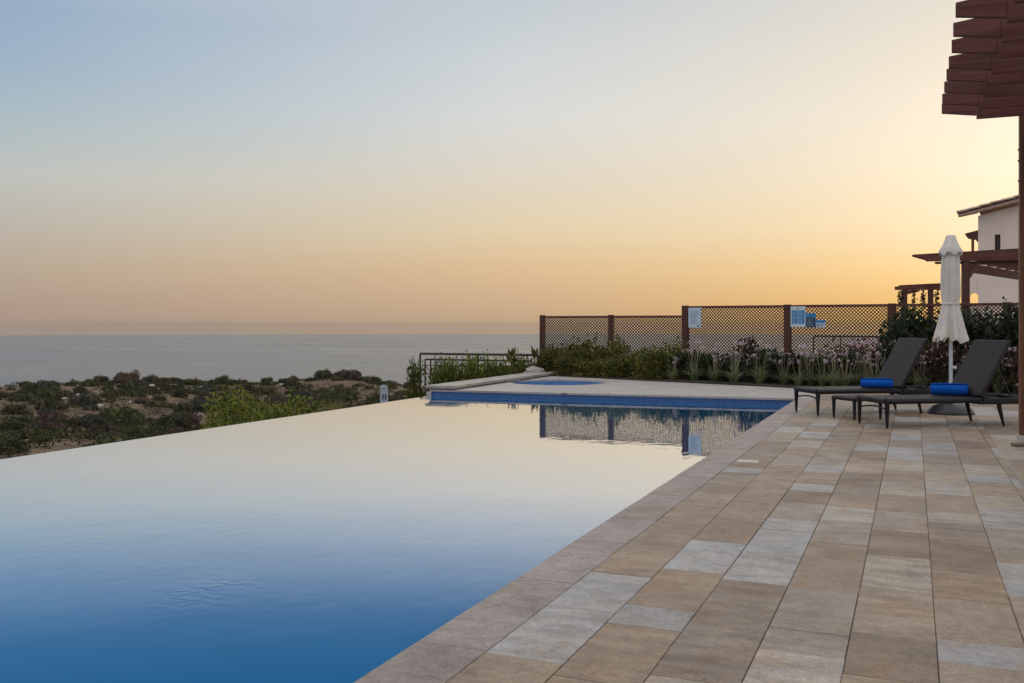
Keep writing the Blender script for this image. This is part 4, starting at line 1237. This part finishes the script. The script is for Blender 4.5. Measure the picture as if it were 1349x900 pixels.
while cnt < 290 and tries < 60000:
    tries += 1
    px = rng.uniform(-40, 590); d_ = 30 * (188 / 30) ** rng.random() ** .8
    x = (px - CX) / F * d_
    cl = noise.noise(Vector((x * .045, d_ * .045, 7))) + .5 * noise.noise(Vector((x * .15, d_ * .15, 3)))
    if cl < rng.uniform(-.55, .2): continue
    s = rng.uniform(.6, 1.5) if d_ > 60 else rng.uniform(.45, 1.1)
    if rng.random() < .12: s *= 1.35
    if any((x - a) ** 2 + (d_ - b) ** 2 < (.50 * (s + c)) ** 2 for a, b, c in placed): continue
    placed.append((x, d_, s))
    k = rng.choices(range(8), [4, 4, 4, 2.5, .8, 3, 2.5, .8])[0]
    bush(x, d_, s, rng.uniform(.75, 1.2), k); cnt += 1
# a fringe along the ridge
for px in range(-30, 545, 10):
    d_ = rng.uniform(176, 192); x = (px + rng.uniform(-5, 5) - CX) / F * d_
    hump = 1.5 if 420 < px < 520 or 150 < px < 180 else 1.0
    me, nm = vari[rng.choice([0, 1, 2, 5, 4])]
    o = bpy.data.objects.new('ridge_bush', me); COL.objects.link(o)
    s = rng.uniform(1.0, 1.9) * hump; o.location = c2w(x, d_, terrain(x, d_) - .3); o.scale = (s * rng.uniform(1, 1.6), s, s * rng.uniform(.8, 1.2)); o.rotation_euler = (0, 0, rng.uniform(0, 6))
    tag(o, {'dark': 'dark bush on the headland skyline against the sea', 'olive': 'olive bush on the headland skyline against the sea', 'brown': 'reddish brown bush on the headland skyline against the sea'}[nm], 'bush', nm + ' bushes along the headland skyline')
# the small tussocks between the bushes
mb_ = MB(); rr_ = random.Random(53); n_t = 0
while n_t < 1100:
    px = rr_.uniform(-50, 600); d_ = 27 * (190 / 27) ** rr_.random() ** .85; x = (px - CX) / F * d_
    if noise.noise(Vector((x * .06, d_ * .06, 17))) < rr_.uniform(-.6, .3): continue
    n_t += 1
    s_ = rr_.uniform(.16, .42) * (1 + d_ / 200); z0 = terrain(x, d_); c0 = c2w(x, d_, z0)
    for _ in range(26):
        v = rvec(rr_); v.z = abs(v.z)
        mb_.leaf(c0 + Vector((v.x * s_ * 1.2, v.y * s_, v.z * s_ * .75 - .03)), v + rvec(rr_) * .8, s_ * rr_.uniform(.3, .6), s_ * .32, rr_)
tag(mb_.build('low_scrub', M['scrub_olive']), 'small olive tussocks dotted over the dry headland between the bushes', 'low scrub', None, 'stuff')
# fine undergrowth nobody could count
mb_ = MB(); rr_ = random.Random(31)
for _ in range(24000):
    px = rr_.uniform(-60, 620); d_ = 26 * (190 / 26) ** rr_.random(); x = (px - CX) / F * d_
    if noise.noise(Vector((x * .12, d_ * .12, 9))) < rr_.uniform(-.5, .35): continue
    s = rr_.uniform(.04, .10) * (1 + d_ / 60)
    mb_.leaf(c2w(x, d_, terrain(x, d_) + rr_.uniform(0, .12)), rvec(rr_) + Vector((0, 0, .7)), s, s * .6, rr_)
tag(mb_.build('undergrowth', M['scrub_brown']), 'thin grey brown undergrowth spread over the dry headland', 'undergrowth', None, 'stuff')
mb_ = MB()
for _ in range(5200):
    px = rr_.gauss(440, 26) if rr_.random() < .6 else rr_.uniform(60, 540); d_ = rr_.uniform(60, 150) if rr_.random() < .5 else rr_.uniform(88, 125); x = (px - CX) / F * d_
    if noise.noise(Vector((x * .07, d_ * .07, 5))) < .02 and abs(px - 440) > 45: continue
    z = terrain(x, d_)
    mb_.leaf(c2w(x, d_, z), Vector((rr_.uniform(-.4, .4), rr_.uniform(-.4, .4), 1)), rr_.uniform(.3, .75), .045, rr_)
tag(mb_.build('dry_grass', M['straw']), 'straw coloured dry grass on the headland slopes', 'dry grass', None, 'stuff')
rg = random.Random(19)
rmesh = []
for i in range(4):
    me = rock_mesh(30 + i, 1.0, .8, .5).mesh('rock'); me.materials.append(M['rock']); rmesh.append(me)
for i in range(34):
    px = rg.uniform(0, 400); d_ = rg.uniform(140, 180) if i < 24 else rg.uniform(60, 130); x = (px - CX) / F * d_
    o = bpy.data.objects.new('rock', rmesh[i % 4]); COL.objects.link(o); s = rg.uniform(.35, 1.1)
    o.location = c2w(x, d_, terrain(x, d_) + .08); o.scale = (s * 1.1, s * .7, s * .6); o.rotation_euler = (0, 0, rg.uniform(0, 6))
    tag(o, 'pale grey rock lying among the headland scrub', 'rock', 'pale rocks on the headland')
# the bright bush just below the infinity edge
gb = make_bush('bright_bush', 1.75, 1.2, 2.25, 9000, .095, .058, M['leaf_lime'], 301, 14, 0, .5)
o = dp(345, 26.0, 0); gb.location = (o.x, o.y, -3.0); gb.scale = (1.1, 1.1, 1.0); tag(gb, 'large bright yellow green bush just beyond the infinity edge', 'bush')
copy_thing(gb, dp(292, 25.0, -3.1), 2.0, (.85, .8, .74), 'smaller bright green bush left of the large one beyond the infinity edge')
copy_thing(gb, dp(402, 26.5, -3.0), 4.0, (.85, .8, .82), 'smaller bright green bush right of the large one beyond the infinity edge')
# white post box on the slope
d_ = 42.0; x = (506 - CX) / F * d_; zt = EYE - (507 - HY) / F * d_
wb = empty('utility_box', c2w(x, d_, zt - .95), YAW + .2, 'small white utility cabinet on the scrub slope below the railing', 'cabinet')
mb_ = MB(); mb_.box(-.17, .17, -.12, .12, -.9, .80, bev=.02); mb_.slab([(-.19, .802), (.19, .802), (.12, .90), (0, .94), (-.12, .90)], -.14, .14); mb_.build('casing', mat_plain('white_casing', (.40, .46, .54), .5), wb)
mb_ = MB(); mb_.box(-.09, -.03, -.126, -.121, .3, .55); mb_.box(.03, .09, -.126, -.121, .3, .55); mb_.build('vent', M['sign_navy'], wb)

# evening haze over the sea
HAZE = 1
if HAZE:
    t = NT('evening_haze'); v = t.n('ShaderNodeVolumePrincipled')
    v.inputs['Color'].default_value = (.61, .56, .50, 1); v.inputs['Density'].default_value = .00009; v.inputs['Anisotropy'].default_value = .0
    t.l(v.outputs[0], t.out.inputs['Volume']); M['haze'] = t.m
    mb_ = MB(); mb_.box(-6000, 6000, -6000, 6000, SEA - 9.5, 7.4)
    hz_ = tag(mb_.build('haze', M['haze']), 'pale evening haze lying over the sea horizon', 'haze', None, 'stuff')
